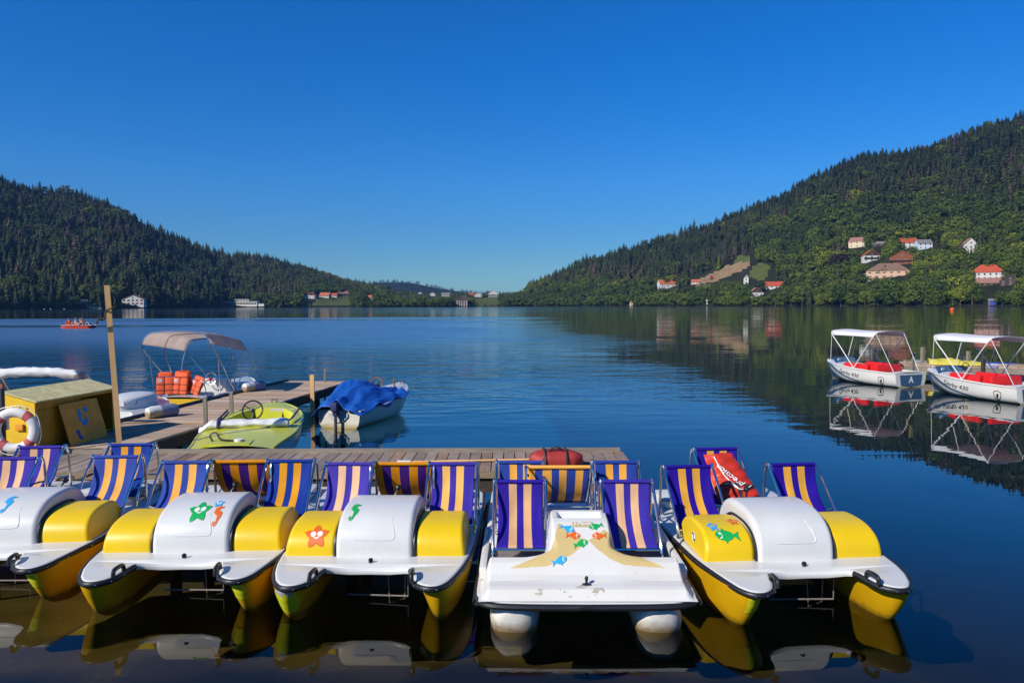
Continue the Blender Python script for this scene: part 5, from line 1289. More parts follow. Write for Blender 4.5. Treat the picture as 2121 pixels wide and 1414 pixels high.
def nosmoke(parent, c, r, nrm, pict=True):
    nrm = Vector(nrm).normalized(); Q = Vector((0, 0, 1)).rotation_difference(nrm).to_matrix(); c = Vector(c)
    b = MB().lathe([(.001, 0), (r, 0), (r, .003), (.001, .003)], c, 20, axis=nrm).build('prohibition_sign', M['st_white'], parent, 0)
    k = MB(); k.tube([c + nrm * .004 + Q @ Vector((r * .86 * cos(a), r * .86 * sin(a), 0)) for a in [2 * pi * i / 24 for i in range(24)]], r * .11, 5, closed=True).tube([c + nrm * .004 + Q @ Vector((r * .6, r * .6, 0)), c + nrm * .004 - Q @ Vector((r * .6, r * .6, 0))], r * .09, 5)
    k.build('red_ring', M['sign_red'], b); MB().box((0, 0, 0), (r * .45, r * .9, .004), rot=.4).xf(Matrix.Translation(c + nrm * .004) @ Q.to_4x4()).build('pictogram', M['wheel_black'], b, 0)
def sheet(name, parent, pts, m, th=.004, n=(16, 10), lab=None):
    """a cloth spanned over a grid of control points (rows of equal length)"""
    rows = [spline(r, n[0]) for r in pts]; cols = [spline([r[i] for r in rows], n[1]) for i in range(len(rows[0]))]
    b = MB(); b.grid(lambda u, v: cols[round(u * (len(cols) - 1))][round(v * (len(cols[0]) - 1))], len(cols) - 1, len(cols[0]) - 1)
    o = b.build(name, m, parent, 60); s = o.modifiers.new('cloth', 'SOLIDIFY'); s.thickness = th; s.offset = 0; return o

# ---- lime green boat lying between the jetties
g0 = Vector((-4.45, 11.75, 0)); gy = R(8.5)
o, half, sheer, inner, z_, hu = boat('motor_boat', 'lime green open motor boat with a black steering wheel beside the long jetty', g0, gy, L=4.6, B=1.62, h0=.50, hb=.66, blunt=2.9, tr=.80, hull_m='boat_limehull', deck_m='boat_lime', in_m='boat_lime', rail_m='boat_lime', gw=.17, cock=(.40, .80), crown=.06, dash=-.25, floor=.10, railr=.03)
MB().box((0, 2.05, .26), (1.05, .42, .30), bev=.05).build('bench', M['cockpit_teal'], o); MB().box((0, 2.85, .105), (1.1, 1.3, .02)).build('floor_mat', M['cockpit_teal'], o, 0)
wheel(o, (-.22, 3.10, .70), .19, M['wheel_black'], .35)
MB().box((.16, 3.655, .585), (.28, .008, .12), rot=None).build('notice', M['notice'], o, 0); f = MB().box((.42, 3.655, .58), (.14, .008, .12)).build('key_plate', M['st_white'], o, 0); MB().ball((.42, 3.63, .575), .035, 8).tube([(.42, 3.63, .57), (.44, 3.62, .49)], .012, 5).build('key_fob', M['sign_red'], f)
nosmoke(o, (.56, 3.64, .58), .06, (0, -1, .2))
for s in (-1, 1): MB().tube([(s * .66, 2.15, .66), (s * .68, 3.05, .72)], .020, 8).tube([(s * .62, 2.15, .62), (s * .65, 3.0, .68)], .016, 8).build('folded_canopy_strut', M['steel_dark'], o)
cv = MB(); cv.grid(lambda u, v: (lerp(-.90, .64, u) , 1.86 + .14 * cos(2 * pi * v) * (1 + .16 * nz(9 * u, 3)), .63 - .12 * smooth((.16 - u) / .16) + .07 * sin(2 * pi * v) * (1 + .35 * nz(5 * u, 7)) + .030 * nz(9 * u, 1.5 * cos(2 * pi * v), 1.5 * sin(2 * pi * v))), 50, 14)
cv.build('rolled_canopy', M['canopy_white'], o, 60); MB().tube([(-.56 + .145 * 0, 1.86 + .15 * cos(a), .63 + .10 * sin(a)) for a in [2 * pi * k / 16 for k in range(16)]], .028, 6, closed=True).build('canopy_strap', M['navy_cloth'], o)
MB().tube(spline([(-.5, 1.66, .60), (-.3, 1.66, .585), (.1, 1.62, .572), (.35, 1.66, .585)], 5), .010, 6).build('canopy_rope', M['navy_cloth'], o)
MB().box((-.08, .30, .555), (.72, .42, .018), bev=.006).build('stern_hatch', M['boat_lime'], o); MB().tube(spline([(-.35, .42, .57), (-.40, .46, .66), (-.30, .45, .70), (-.22, .40, .60), (-.05, .38, .575), (.15, .36, .575)], 6), .016, 6).build('charging_cable', M['wheel_black'], o)
MB().lathe([(.001, 0), (.075, 0), (.075, .03), (.001, .035)], (.06, .40, .565), 16).build('socket_cap', M['st_white'], o)
MB().tube([(-.04, 4.28, .70), (-.04, 4.28, .76), (.06, 4.28, .76), (.06, 4.28, .70)], .012, 6).build('bow_cleat', M['wheel_black'], o)

# ---- boat under a blue tarpaulin, stern to the jetty
t0 = at(702, 886, z=0); ty = R(-15)
o, half, sheer, inner, z_, hu = boat('motor_boat', 'cream motor boat half covered by a blue tarpaulin with an outboard motor at its stern', t0, ty, L=3.6, B=1.30, h0=.40, hb=.66, blunt=2.6, tr=.80, hull_m='boat_cream', deck_m='boat_grey', in_m='cockpit_white', rail_m='boat_grey', gw=.12, cock=(.10, .72), crown=.05, dash=-.2)
wheel(o, (-.12, 2.22, .76), .17, M['wheel_wood'], .30)
MB().box((.24, 2.50, .58), (.44, .008, .14)).build('notice', M['notice'], o, 0); nosmoke(o, (.46, 2.46, .56), .05, (0, -1, .1)); MB().lathe([(.001, 0), (.06, 0), (.06, .012), (.001, .014)], (.04, 2.46, .60), 16, axis=(0, -1, 0)).build('gauge', M['wheel_wood'], o)
MB().tube([(.12, 2.8, .64), (.12, 2.8, .78)], .022, 8).ball((.12, 2.8, .80), .035, 8).build('throttle', M['wheel_wood'], o)
MB().tube([(.1, 3.25, .68), (.1, 3.25, .73), (.22, 3.25, .73), (.22, 3.25, .68)], .012, 6).build('bow_cleat', M['wheel_black'], o)
tp = MB()
def TP(u, v):
    x = (u * 2 - 1); t = lerp(-.035, .66, v); hw = half(max(0, t)) * 1.04; y = t * 3.6
    peak = .33 * exp(-((v - .60) / .34) ** 2) * (exp(-((x + .12) / .72) ** 2)) + .16 * exp(-((v - .05) / .12) ** 2) * exp(-((x) / .22) ** 2) + .10 * exp(-((v - .3) / .3) ** 2) * exp(-(x / .8) ** 2)
    peak += .20 * exp(-((x + .62) / .34) ** 2) * exp(-((v - .42) / .36) ** 2)
    edge = smooth((abs(x) - .78) / .22)
    fold = .04 * nz(3 * x, 5 * v, 1) + .03 * nz(7 * x, 11 * v, 2) + .030 * sin(11 * x + 5 * v + 1.3 * sin(4 * v)) * (1 - edge) + .022 * sin(23 * v + 7 * x * x) * abs(x) + .028 * sin(6 * x - 14 * v)
    zz = sheer(max(0, t)) + .06 + peak + fold * (.5 + .5 * v) - (.09 + (.22 * exp(-((v - .42) / .4) ** 2) if x < 0 else 0)) * edge * (1 + .5 * sin(17 * v)) - (.06 * smooth((.08 - v) / .08) * (1 - exp(-(x / .25) ** 2)))
    if x > .5: y += .35 * (x - .5) * smooth(v * 1.2); zz += .05 * smooth((v - .7) / .3)
    if x < -.6: y += -.2 * (-.6 - x)
    return (x * (hw + .05 * edge * (1 + .6 * sin(9 * v))), y, zz)
tp.grid(TP, 60, 60); tq = tp.build('tarpaulin', M['tarp_blue'], None, 60); tq.location = t0; tq.rotation_euler = (0, 0, ty); s_ = tq.modifiers.new('cloth', 'SOLIDIFY'); s_.thickness = .006
tag(tq, 'crumpled blue tarpaulin draped over the stern of the cream motor boat', 'tarpaulin')
om = MB().box((0, -.16, .50), (.15, .20, .20), bev=.03).box((0, -.14, .36), (.11, .13, .13), bev=.02); mo = thing('outboard_motor', 'small dark blue outboard motor on the stern of the tarpaulin covered boat', 'outboard motor', t0, ty)
om.build('motor_head', M['navy_cloth'], mo); MB().tube([(0, -.15, .36), (0, -.15, -.5)], .035, 10).box((0, -.17, -.2), (.02, .16, .18)).build('shaft', M['steel_dark'], mo); MB().prism([(-.24, .34), (.24, .34), (.24, .26), (.10, .13), (-.10, .13), (-.24, .26)], -.035, -.005, axis='y').build('clamp_board', M['boat_grey'], mo, 0)

# ---- boat with the beige canopy beyond the long jetty
b0 = Vector((-8.22, 18.55, 0)); by = R(-3)
o, half, sheer, inner, z_, hu = boat('motor_boat', 'white and yellow motor boat under a raised beige canopy beside the long jetty', b0, by, L=4.2, B=1.55, h0=.46, hb=.58, blunt=2.6, tr=.86, hull_m='boat_yellow', deck_m='boat_grey', in_m='cockpit_white', rail_m='boat_white', gw=.14, cock=(.10, .70), crown=.05, railr=.035)
MB().box((.02, 1.95, .50), (.75, .38, .55), bev=.07).build('console', M['cockpit_white'], o); wheel(o, (.02, 1.64, .80), .165, M['chrome'], .35); MB().ball((.02, 1.61, .79), .05, 8).build('horn_button', M['sign_red'], o)
MB().box((-.1, .75, .35), (1.05, .5, .36), bev=.06).build('bench', M['cockpit_white'], o); MB().box((.25, 2.6, .42), (.35, .5, .35), bev=.05).build('forward_seat', M['cockpit_white'], o)
def hoop(x0, x1, y, zs, zt, yl, dx=0, n=5): return [(x0 + .10, yl, .46), (x0 - .02, lerp(yl, y, .75), lerp(.46, zs, .72)), (x0, y, zs), (x0 + .14, y, zt - .07), (x0 + .40, y, zt), ((x0 + x1) / 2, y, zt + .02), (x1 - .40, y, zt), (x1 - .14, y, zt - .07), (x1, y, zs), (x1 + .02, lerp(yl, y, .75), lerp(.46, zs, .72)), (x1 - .10, yl, .46)]
hA, hB_, hC = hoop(-.86, .86, -.12, 1.80, 2.12, 1.5), hoop(-.86, .86, .95, 1.66, 2.02, 1.5), hoop(-.86, .86, 2.05, 1.50, 1.84, 1.5)
fr = MB()
for h_ in (hA, hB_, hC): fr.tube(spline(h_, 4), .014, 8)
fr.tube([(.78, 3.4, .55), (.85, 2.05, 1.52)], .006, 5).tube([(-.78, 3.4, .55), (-.85, 2.05, 1.52)], .006, 5).tube([(.80, 0.5, .46), (.86, .25, 1.55)], .012, 6).tube([(-.80, .3, .46), (-.87, .2, 1.55)], .012, 6)
fr.build('canopy_frame', M['chrome'], o)
sheet('canopy', o, [[(x, y, z + .016 + (.0)) for x, y, z in h_[2:9]] for h_ in (hA, hB_, hC)], M['canopy_beige'], n=(5, 6))
nb = MB()
for k, (cx, cy, rx) in enumerate([(.05, .24, .05), (.20, .25, .06), (.36, .22, .05), (.50, .27, .06)]): nb.tube(spline([(cx - rx, -.018, cy), (cx, -.018, cy + .1 * (1 if k % 2 else .6)), (cx + rx, -.018, cy + .02), (cx, -.018, cy - .05), (cx - rx, -.018, cy + .03)], 4), .010, 5)
nb.build('painted_script', M['st_white'], hu)
MB().tube([(.2, .9, .72), (.70, -.02, .50)], .012, 6).tube(spline([(.70, -.02, .50), (.74, .05, .52), (.66, .1, .51), (.74, .15, .51)], 3), .02, 5).build('mooring_rope', M['navy_cloth'], o)
def life_jacket(label, loc, rot, s=1):
    j = thing('life_jacket', label, 'life jacket', loc, 0, 'orange life jackets'); j.rotation_euler = rot; j.scale = (s,) * 3
    MB().box((-.108, 0, .26), (.21, .10, .46), bev=.045).build('foam_panel', M['orange_foam'], j); MB().box((.108, 0, .26), (.21, .10, .46), bev=.045).build('foam_panel', M['orange_foam'], j)
    lumpy(MB(), (0, .03, .54), .20, .055, .09, 3, 16).build('collar', M['orange_foam'], j)
    for z in (.14, .30): MB().box((0, -.052, z), (.43, .010, .018)).build('strap', M['bag_dark'], j, 0)
    MB().box((-.11, -.054, .40), (.10, .006, .08)).build('label_patch', M['boat_grey'], j, 0)
    return j
LJ = lambda x, y, z: Matrix.Translation(b0) @ Matrix.Rotation(by, 4, 'Z') @ Vector((x, y, z))
life_jacket('orange life jacket standing leftmost in the pile on the canopy boat', LJ(-.56, .34, .50), (-.12, 0, .25), .95)
life_jacket('orange life jacket in the middle of the pile on the canopy boat', LJ(-.22, .40, .50), (-.15, .05, -.1), .92)
life_jacket('orange life jacket lying crooked at the right of the pile on the canopy boat', LJ(.10, .46, .50), (-.3, .22, -.45), .80)
life_jacket('orange life jacket standing behind the others on the canopy boat', LJ(-.20, .64, .52), (.1, -.05, .15), .95)

# ---- white boat behind the chest, its canopy furled
w0 = Vector((-8.42, 13.3, 0)); wy = R(0)
o, half, sheer, inner, z_, hu = boat('motor_boat', 'white motor boat with a furled white canopy moored behind the yellow chest', w0, wy, L=4.6, B=1.56, h0=.48, hb=.58, blunt=3.2, tr=.86, hull_m='boat_yellow', deck_m='boat_grey', in_m='cockpit_white', rail_m='boat_white', gw=.14, cock=(.10, .52), crown=.05, railr=.035)
dm = MB(); dm.loft([[(a * .44 * cos(2 * pi * k / 32), 3.30 + a * .78 * sin(2 * pi * k / 32), .60 + z) for k in range(32)] for a, z in ((1, -.05), (1, .10), (.96, .16), (.85, .20), (.5, .235), (.01, .25))], cap1=True); dm.build('raised_foredeck', M['boat_white'], o, 50)
nosmoke(o, (.30, 2.80, .70), .065, (.5, -.75, .5)); MB().box((.06, 2.53, .71), (.3, .012, .14), rot=.1).build('notice', M['notice'], o, 0)
fu = MB(); fu.grid(lambda u, v: (lerp(-1.1, .55, u), .35 + .085 * cos(2 * pi * v) * (1 + .2 * nz(6 * u, 2)), 1.52 + .05 * sin(pi * u) + .085 * sin(2 * pi * v) * (1 + .3 * nz(4 * u, 5)) * smooth(u * 20 + .3) * smooth((1 - u) * 14 + .25) + .028 * nz(11 * u, 1.6 * cos(2 * pi * v), 1.6 * sin(2 * pi * v))), 60, 16); fu.build('furled_canopy', M['canopy_white'], o, 60)
st = MB()
for k in range(4): st.tube(spline([(.42, .35, 1.50 + .03 * k), (.60 + .02 * k, .4, 1.42 + .03 * k), (.78, .6 + .04 * k, 1.0), (.76, .9 + .03 * k, .5)], 4), .013, 6)
st2 = MB()
for k in range(2): st2.tube(spline([(-.9, .35, 1.5 + .03 * k), (-.8, .6, 1.0), (-.75, .9 + .05 * k, .5)], 4), .013, 6)
st2.build('canopy_frame', M['chrome'], o); st.build('canopy_frame', M['chrome'], o)
def fender(px, py, label, rz):
    p = at(px, py, z=PZ + .12); f = thing('fender', label, 'fender', p, rz, 'boat fenders on the jetty edge')
    MB().lathe([(.03, -.36), (.10, -.33), (.125, -.25), (.125, -.08)], (0, 0, 0), 16, axis=(1, 0, 0)).build('white_end', M['boat_white'], f)
    MB().lathe([(.128, -.08), (.135, -.06), (.13, .02), (.137, .06), (.13, .12), (.137, .17), (.125, .27), (.05, .33), (.02, .34)], (0, 0, 0), 16, axis=(1, 0, 0)).build('ribbed_body', M['grey_blue'] if 'grey_blue' in M else M['boat_grey'], f)
M['grey_blue'] = mat('grey_blue_vinyl', (.17, .19, .30), .5, noise=.15, nscale=8)
fender(338, 851, 'ribbed white and blue fender on the jetty edge beside the white boat', R(55)); fender(527, 800, 'ribbed white and blue fender at the bow of the canopy boat', R(60))
lumpy(MB(), (0, 0, 0), .2, .14, .09, 9, 14).build('foam', M['orange_foam']).location = (0, 0, -50)
bpy.data.objects.remove(bpy.data.objects['foam'])
jc = c0 + MC @ Vector((1.46, .16, .10)); life_jacket('orange life jacket stuffed inside the open bay of the yellow chest', jc, (-.35, .3, ang), .72)

# ---- the two white hire boats with canopies on the other side
M['derby_white'] = paint('hire_boat_white', (.74, .71, .65), dirt=(.0, .07, (.30, .22, .06))); M['ink'] = mat('black_ink', (.012, .012, .012), .5)
def derby(label, loc, yaw, s, letter):
    o, half, sheer, inner, z_, hu = boat('hire_boat', label, loc, yaw, L=4.0, B=1.62, h0=.50, hb=.72, blunt=2.1, tr=.88, hull_m='derby_white', deck_m='derby_white', in_m='cockpit_white', rail_m='boat_white', gw=.13, cock=(.10, .72), crown=.03, rake=.30, group='white hire boats at the far jetty', hull2='derby_white')
    o.scale = (s,) * 3
    HS = lambda sg: (lambda t, f: (lambda b, h, bow: (-(sg) * -1 * b * (1 - .10 * f - .9 * f ** lerp(4.5, 1.6, bow)), t * 4.0 - .30 * bow * f ** 1.2, lerp(h, lerp(-.16, -.05, bow), f ** lerp(.75, .95, bow))))(max(half(t), .004), sheer(t), smooth((t - .55) / .45)))
    for sg in (-1, 1):
        S = HS(sg); lf = .006
        def patch(fn, mt, nm, n=(70, 16), lift=.005):
            b = MB(); b.grid(lambda u, v: (lambda p: (p[0] + sg * lift, p[1], p[2]))(S(u * .995, v * .9)), *n, m=lambda u, v: 0 if fn(u, v * .9) else None)
            used = sorted({i for f in b.f for i in f}); mp = {i: k for k, i in enumerate(used)}; b.v = [b.v[i] for i in used]; b.f = [[mp[i] for i in f] for f in b.f]; b.build(nm, M[mt], hu, 40)
        # slate flash: a wide bow panel running back into a thin stripe
        patch(lambda t, f: (t > .90) or (abs(f - interp([(0, .9), (.35, .62), (.7, .28), (.9, .06)], t)) < interp([(.0, .02), (.5, .035), (.8, .075), (.9, .06)], t)) or (t > .62 and abs(f - interp([(.62, .78), (.8, .72), (.93, .5)], t)) < .07), 'boat_blue', 'bow_flash', (110, 46))
    S = HS(-1); SL = lambda a, b_: S(a / 4.0, b_)
    SLx = lambda a, b_: S(-a / 4.0, .42 - b_ * 1.25)
    lettering('Derby 430', hu, lambda a, b_: (lambda p: (p[0], p[1], p[2]))(SLx(a, b_)), (-2.15, .16), .20, -.06, M['ink'], shear=.25, sx=1.25, lift=.010)
    em = MB()
    for sc in (1.0,):
        P = [(-.11, .13), (0, .16), (.11, .13), (.11, -.02), (.07, -.10), (0, -.16), (-.07, -.10), (-.11, -.02)]
        em.tube([Vector(SLx(-.62 + x, .05 + y)) + Vector((-.008, 0, 0)) for x, y in [(p[0], p[1]) for p in P]], .009, 5, closed=True)
        em.tube([Vector(SLx(-.62 + x, .05 + y)) + Vector((-.008, 0, 0)) for x, y in [(-.02, -.07), (.0, 0), (.03, .07)]], [.02, .032, .012], 6).tube([Vector(SLx(-.62 + x, .05 + y)) + Vector((-.008, 0, 0)) for x, y in [(.03, -.04), (-.04, .05)]], .010, 5)
    em.build('emblem', M['ink'], hu)
    MB().prism([(-.52, .44), (.52, .44), (.46, .08), (0, .02), (-.46, .08)], -.012, -.004, axis='y').build('transom_panel', M['boat_blue'], o, 0)
    if letter: lettering(letter, o, lambda a, b_: (a, -.012, b_), (0, .26), .30, 0, M['st_white'], bold=.012, lift=.006)
    # red upholstery round the cockpit
    for sg in (-1, 1):
        MB().box((sg * .52, 1.95, .56), (.16, 1.15, .34), bev=.04).build('side_cushion', M['red_vinyl'], o); MB().box((sg * .40, 1.95, .36), (.34, 1.15, .12), bev=.03).build('seat_cushion', M['red_vinyl'], o)
    MB().box((0, 1.02, .56), (1.15, .16, .34), bev=.04).build('back_cushion', M['red_vinyl'], o)
    MB().box((0, .62, .36), (1.1, .45, .22), bev=.05).build('stern_locker', M['cockpit_white'], o)
    wheel(o, (.2, 2.62, .86), .16, M['wheel_black'], .5)
    sc_ = MB(); sc_.grid(lambda u, v: ((u * 2 - 1) * .60, 2.98 + .22 * cos((u - .5) * pi) * 1.0 + .14 * v, .70 + .17 * v), 12, 3); w_ = sc_.build('screen_panel', M['boat_blue'], o); MB().box((-.36, 3.02, .80), (.24, .02, .08), rot=.45).build('notice', M['st_white'], o, 0)
    # folding canopy: two hoops from one pair of feet
    X = .74; foot = 1.9; zt = 1.88
    hp = lambda y, z: [(-X, foot, .56), (-X * .99, lerp(foot, y, .55), lerp(.56, z, .55)), (-X * .98, lerp(foot, y, .9), lerp(.56, z, .88)), (-X * .86, y, z), (-X * .4, y, z + .045), (0, y, z + .055), (X * .4, y, z + .045), (X * .86, y, z), (X * .98, lerp(foot, y, .9), lerp(.56, z, .88)), (X * .99, lerp(foot, y, .55), lerp(.56, z, .55)), (X, foot, .56)]
    A, B_ = hp(.95, zt), hp(3.1, zt + .02); mid = [tuple(lerp(a, b, .5) for a, b in zip(p, q)) for p, q in zip(A, B_)]
    f = MB().tube(spline(A, 4), .018, 8).tube(spline(B_, 4), .018, 8)
    for sg in (-1, 1): f.tube([(sg * X * .95, 2.2, 1.0), (sg * X * .93, 1.95, zt + .0)], .014, 6).tube([(sg * X * .9, .95, zt), (sg * X * .8, .2, .54)], .010, 6).tube([(sg * X * .9, 3.1, zt), (sg * X * .70, 3.3, .72)], .010, 6)
    f.build('canopy_frame', M['canopy_white'], o)
    top_ = [[(x, y + dy, z + .02 + dz) for x, y, z in h_[2:9]] for h_, dy, dz in ((A, -.03, 0), ([(x, 2.0, zt + .0 - .0 + (.05 if abs(x) < X * .5 else .0) - (0 if abs(x) < X * .9 else .12)) for x, y, z in A], 0, -.02), (B_, .03, 0))]
    sheet('canopy', o, top_, M['canopy_white'], n=(5, 6)); return o
def aim(bow, stern, L, s):
    a, b_ = at(*bow, z=0), at(*stern, z=0); d = (a - b_); return b_, -atan2(d.x, d.y)
da = derby('white hire boat with a red interior and the letter A on its stern', Vector((13.15, 24.75, 0)), R(20), .93, 'A')
derby('white hire boat with a red interior cut off at the right edge', Vector((14.35, 20.55, 0)), R(15), .93, None)

# ---- jetty behind the hire boats
A_, B_ = Vector((14.6, 28.0, 0)), Vector((22.0, 25.0, 0)); dd = (B_ - A_).normalized(); nd = Vector((-dd.y, dd.x, 0))
j3 = thing('jetty', 'wooden jetty behind the two white hire boats', 'jetty', (0, 0, 0)); b = MB(); LL = (B_ - A_).length; s = 0; RQ = Matrix(((dd.x, nd.x, 0), (dd.y, nd.y, 0), (0, 0, 1)))
while s < LL: b.box(A_ + dd * (s + .075) + nd * .9 + Vector((0, 0, .46)), (.142, 1.8, .04), RQ); s += .15
b.build('deck_boards', M['deck_x'], j3, 0); MB().beam(A_ + nd * .03 + Vector((0, 0, .33)), B_ + nd * .03 + Vector((0, 0, .33)), .08, .22).beam(A_ + nd * 1.77 + Vector((0, 0, .33)), B_ + nd * 1.77 + Vector((0, 0, .33)), .08, .22).build('joist', M['beam'], j3, 0)
for k in range(4):
    for q in (.1, 1.7): p = A_ + dd * (.3 + 2.2 * k) + nd * q; MB().tube([(p.x, p.y, -2.5), (p.x, p.y, .44)], .08, 10).build('pile', M['beam_dark'], j3)
for px, y0, Y, lab, w in [(1891, 730, 26.6, 'grey post at the jetty edge right of the letter A boat', .10), (1911, 719, 29.0, 'pale topped post behind the letter A boat', .10), (2006, 727, 28.0, 'grey post half hidden by the yellow tarpaulin', .10), (2037, 738, 25.6, 'dark thin post inside the canopy legs of the right hire boat', .10), (1811, 724, 29.5, 'dark post seen through the canopy of the letter A boat', .10)]:
    p = at(px, y0, Y=Y); o = thing('mooring_post', lab, 'post', (p.x, p.y, 0), .3); MB().box((0, 0, (p.z - 2) / 2), (w, w, p.z + 2)).build('shaft', M['post_grey' if 'dark' not in lab else 'beam_dark'], o, 0)
p = at(1985, 757, z=.48); tq = thing('covered_heap', 'crumpled yellow tarpaulin heaped on the jetty between the hire boats', 'tarpaulin', (p.x, p.y + .3, .48), -.35)
b = MB(); b.grid(lambda u, v: ((u * 2 - 1) * .85, (v * 2 - 1) * .38, .02 + .24 * max(0, 1 - ((v * 2 - 1)) ** 2) ** .6 * (.55 + .35 * sin(3.1 * u + .6) + .12 * sin(13 * u + 4 * v) + .06 * sin(29 * u - 9 * v))), 44, 20); b.build('tarpaulin', M['tarp_yellow'], tq, 60)
p = at(2053, 763, z=.48); tq = thing('cloth_bundle', 'small lilac cloth bundle on the jetty right of the yellow tarpaulin', 'bundle', (p.x, p.y, .48), 0); M['lilac'] = mat('lilac_cloth', (.42, .38, .52), .8, bump=.5, bscale=10); lumpy(MB(), (0, 0, .06), .22, .12, .12, 8, 20, amp=.3).build('cloth', M['lilac'], tq)
p = at(1936, 752, z=.05); 
M['kayak_blue'] = paint('kayak_blue', (.012, .05, .28)); kb = thing('rowing_boat', 'dark blue rowing boat lying behind the jetty of the hire boats', 'boat', (at(1880, 748, z=.25).x, 31.0, 0), R(-100))
hm = MB(); L_ = []
for i in range(25):
    t = i / 24; w = .55 * max(.02, 1 - abs(t - .6) ** 2.2 / .36 ** 1.1) if t > .6 else .55 * (max(.0, t / .6) ** .6 + .01); h = .32 + .18 * (1 - t) ** 2
    L_.append([(-w, t * 3.4, h), (-w * .8, t * 3.4, .05), (0, t * 3.4, -.1), (w * .8, t * 3.4, .05), (w, t * 3.4, h), (w * .8, t * 3.4, h - .02), (0, t * 3.4, h - .12), (-w * .8, t * 3.4, h - .02)])
hm.loft(L_, cap0=True, cap1=True); hm.build('hull', M['kayak_blue'], kb, 50); MB().box((0, 1.6, .30), (.7, .5, .06), bev=.02).build('thwart', M['sign_red'], kb); MB().box((0, .5, .40), (.2, .3, .04), bev=.01).build('bow_pad', M['st_white'], kb)

# ---- far boat with its crew, buoy, and small craft by the left shore
M['far_red'] = paint('orange_red_gelcoat', (.70, .035, .008)); M['skin'] = mat('skin', (.55, .28, .17), .6); M['hair'] = mat('brown_hair', (.06, .025, .015), .7); M['hair_l'] = mat('fair_hair', (.35, .2, .08), .7)
fp_ = at(165, 679, z=0); fb = thing('pedal_boat', 'orange red pedal boat far out on the lake with people aboard', 'pedal boat', fp_, R(2), scale=.86)
for s in (-1, 1):
    L_ = []
    for i in range(21):
        t = i / 20; x = -2.3 + 4.6 * t; w = .26 * min(1, ((1 - t) * 6) ** .5 + .05) * min(1, .6 + t * 4); lo = -.12 + .35 * max(0, (t - .85) / .15) ** 1.5
        L_.append([(x, s * .62 - w, .36), (x, s * .62 - w * .8, lo + .1), (x, s * .62, lo), (x, s * .62 + w * .8, lo + .1), (x, s * .62 + w, .36)])
    b = MB().loft(L_, cap0=True, cap1=True); b.build('hull', M['far_red'], fb, 50)
pl = [(-2.3, -.85), (1.6, -.88), (2.15, -.80), (2.4, -.60), (2.3, -.42), (1.9, -.35), (1.9, .35), (2.3, .42), (2.4, .6), (2.15, .8), (1.6, .88), (-2.3, .85)]
MB().prism(pl, .36, .44).build('deck', M['boat_white'], fb, 0); MB().tube([(x, y, .35) for x, y in pl[:6]], .04, 6).build('rubber_rim', M['black_rubber'], fb)
for (x0, x1, zt, yy) in [(.35, 1.0, .80, -.55), (.95, 1.55, .78, .1)]:
    b = MB(); b.grid(lambda u, v: (lerp(x0, x1, u), yy + lerp(-.35, .35, v), .42 + (zt - .42) * sin(pi * u) ** .6), 14, 6); b.build('foot_cover', M['far_red'], fb)
    b = MB(); b.tube([(lerp(x0, x1, k / 10), yy - .36, .43 + (zt - .42) * sin(pi * k / 10) ** .6) for k in range(11)], .04, 6).build('cover_edge', M['boat_white'], fb)
for x, y in [(-1.35, -.4), (-1.35, .4), (-.25, -.45), (-.25, .45)]: MB().box((x - .25, y, .72), (.10, .5, .55), rot=Matrix.Rotation(-.4, 3, 'Y'), bev=.04).box((x + .02, y, .52), (.5, .5, .10), bev=.04).build('seat', M['orange_foam'], fb)
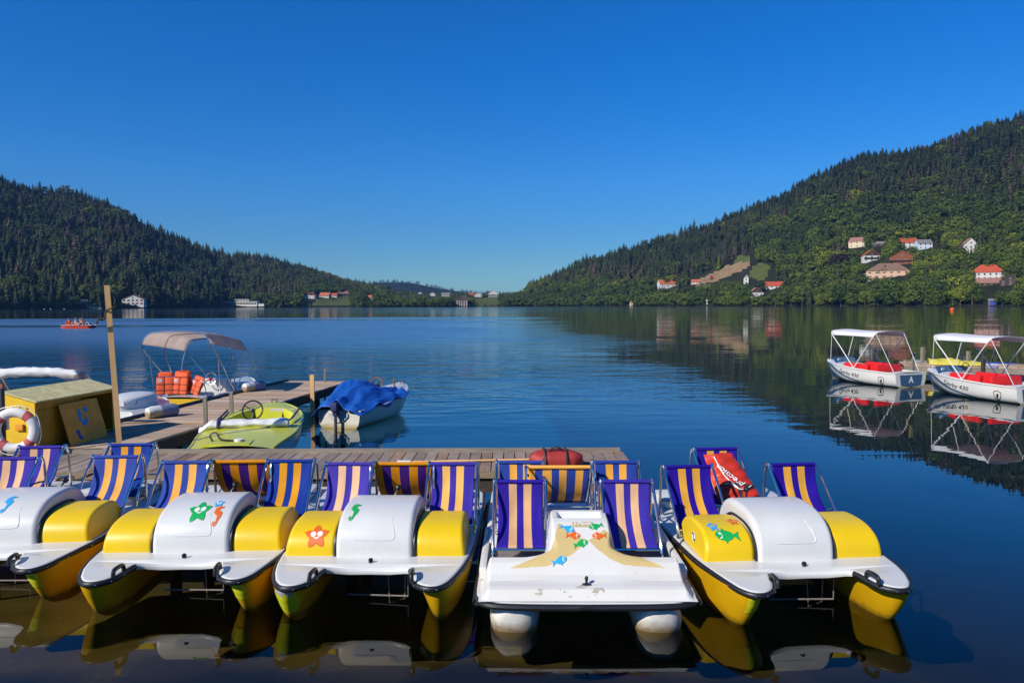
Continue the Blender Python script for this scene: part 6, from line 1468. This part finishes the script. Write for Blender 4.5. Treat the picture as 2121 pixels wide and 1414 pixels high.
def person(label, x, y, z, shirt, hair, turn=0, lean=0, arm=0):
    o = bpy.data.objects.new('person', bpy.data.meshes.new('person')); COL.objects.link(o); me = o.data
    J = [(0, 0, 0), (-.04 + lean * .3, 0, .25), (-.06 + lean, 0, .48), (-.05 + lean, 0, .58), (-.03 + lean, 0, .74),
         (-.05 + lean, .19, .47), (.12 + lean, .25, .28), (.30 + lean, .18, .30 + arm), (-.05 + lean, -.19, .47), (.12 + lean, -.25, .28), (.30 + lean, -.18, .30 + arm),
         (.02, .11, -.02), (.44, .13, .06), (.62, .13, -.30), (.74, .13, -.33), (.02, -.11, -.02), (.44, -.13, .06), (.62, -.13, -.30), (.74, -.13, -.33)]
    E = [(0, 1), (1, 2), (2, 3), (3, 4), (2, 5), (5, 6), (6, 7), (2, 8), (8, 9), (9, 10), (0, 11), (11, 12), (12, 13), (13, 14), (0, 15), (15, 16), (16, 17), (17, 18)]
    RD = [.15, .14, .15, .06, .105, .07, .05, .045, .07, .05, .045, .10, .075, .055, .05, .10, .075, .055, .05]
    me.from_pydata(J, E, []); m = o.modifiers.new('skin', 'SKIN'); sv = me.skin_vertices[0].data
    for v, r in zip(sv, RD): v.radius = (r, r)
    sv[0].use_root = True; u = o.modifiers.new('sub', 'SUBSURF'); u.levels = 2; u.render_levels = 2
    dg = bpy.context.evaluated_depsgraph_get(); m2 = bpy.data.meshes.new_from_object(o.evaluated_get(dg)); o.modifiers.clear(); o.data = m2; m2.materials.clear(); m2.materials.append(M['skin']); m2.materials.append(shirt)
    for p in m2.polygons: p.material_index = 1 if (.05 < p.center.z < .52 and abs(p.center.y) < .21 and p.center.x < .16 + lean) or (p.center.z < .12 and p.center.x < .4 and p.center.z > -.15) else 0; p.use_smooth = True
    o.location = fp_ + Vector((x, y, z)) * .86; o.scale = (.86,) * 3; o.rotation_euler = (0, 0, turn); tag(o, label, 'person')
    h = MB().ball((-.055 + lean, 0, .775), .115, 12, sc=(1, .95, .95)).build('hair', hair, o); n = MB().ball((.075 + lean, 0, .73), .022, 6).build('nose', M['skin'], o)
M['shirt_w'] = mat('white_shirt', (.7, .68, .66), .8); M['shirt_o'] = mat('orange_vest', (.8, .16, .02), .8); M['shirt_b'] = mat('dark_shirt', (.04, .05, .10), .8)
person('person in an orange vest sitting alone at the back of the far pedal boat', -1.3, -.4, .66, M['shirt_o'], M['hair'], .1)
person('person in a white shirt sitting amidships on the far pedal boat', -.28, -.45, .64, M['shirt_w'], M['hair_l'], 0, .03)
person('dark haired person in dark clothes on the far side of the distant pedal boat', -.1, .45, .68, M['shirt_b'], M['hair'], -.1, .05)
person('person in an orange vest leaning forward behind the covers of the far pedal boat', .28, -.02, .60, M['shirt_o'], M['hair_l'], .1, .12, .1)
p = at(1972, 643, z=0); o = thing('buoy', 'small orange buoy floating off the right shore', 'buoy', p); MB().ball((0, 0, .35), .75, 14).build('float', M['orange_foam'], o); MB().tube([(0, 0, 1.0), (0, 0, 1.4)], .09, 6).build('eye', M['steel_dark'], o)
p = at(207, 639.8, z=0); o = thing('sailing_boat', 'small white sailing boat with a bare mast moored by the left shore', 'boat', p, 0)
L_ = [[(-1.9 + 3.8 * t, -.8 * min(1, (1 - t) * 3) ** .6 - .02, 1.0), (-1.9 + 3.8 * t, 0, -.1 + .6 * max(0, t - .8)), (-1.9 + 3.8 * t, .8 * min(1, (1 - t) * 3) ** .6 + .02, 1.0)] for t in [k / 12 for k in range(13)]]
MB().loft(L_, cap0=True, cap1=True).build('hull', M['boat_white'], o); MB().tube([(.2, 0, .6), (.2, 0, 8.0)], .13, 6).build('mast', M['grey_alu'], o)
for px in (66, 92, 105, 133, 14): 
    p = at(px, 640.6, z=0); o = bpy.data.objects.new('mooring_buoy', None); COL.objects.link(o); o.location = p; tag(o, 'tiny pale mooring buoy in the row close to the left shore', 'buoy', 'mooring buoys by the left shore'); MB().ball((0, 0, .2), .5, 8).build('float', M['boat_white'], o); MB().tube([(0, 0, .6), (0, 0, .85)], .07, 5).build('eye', M['steel_dark'], o)
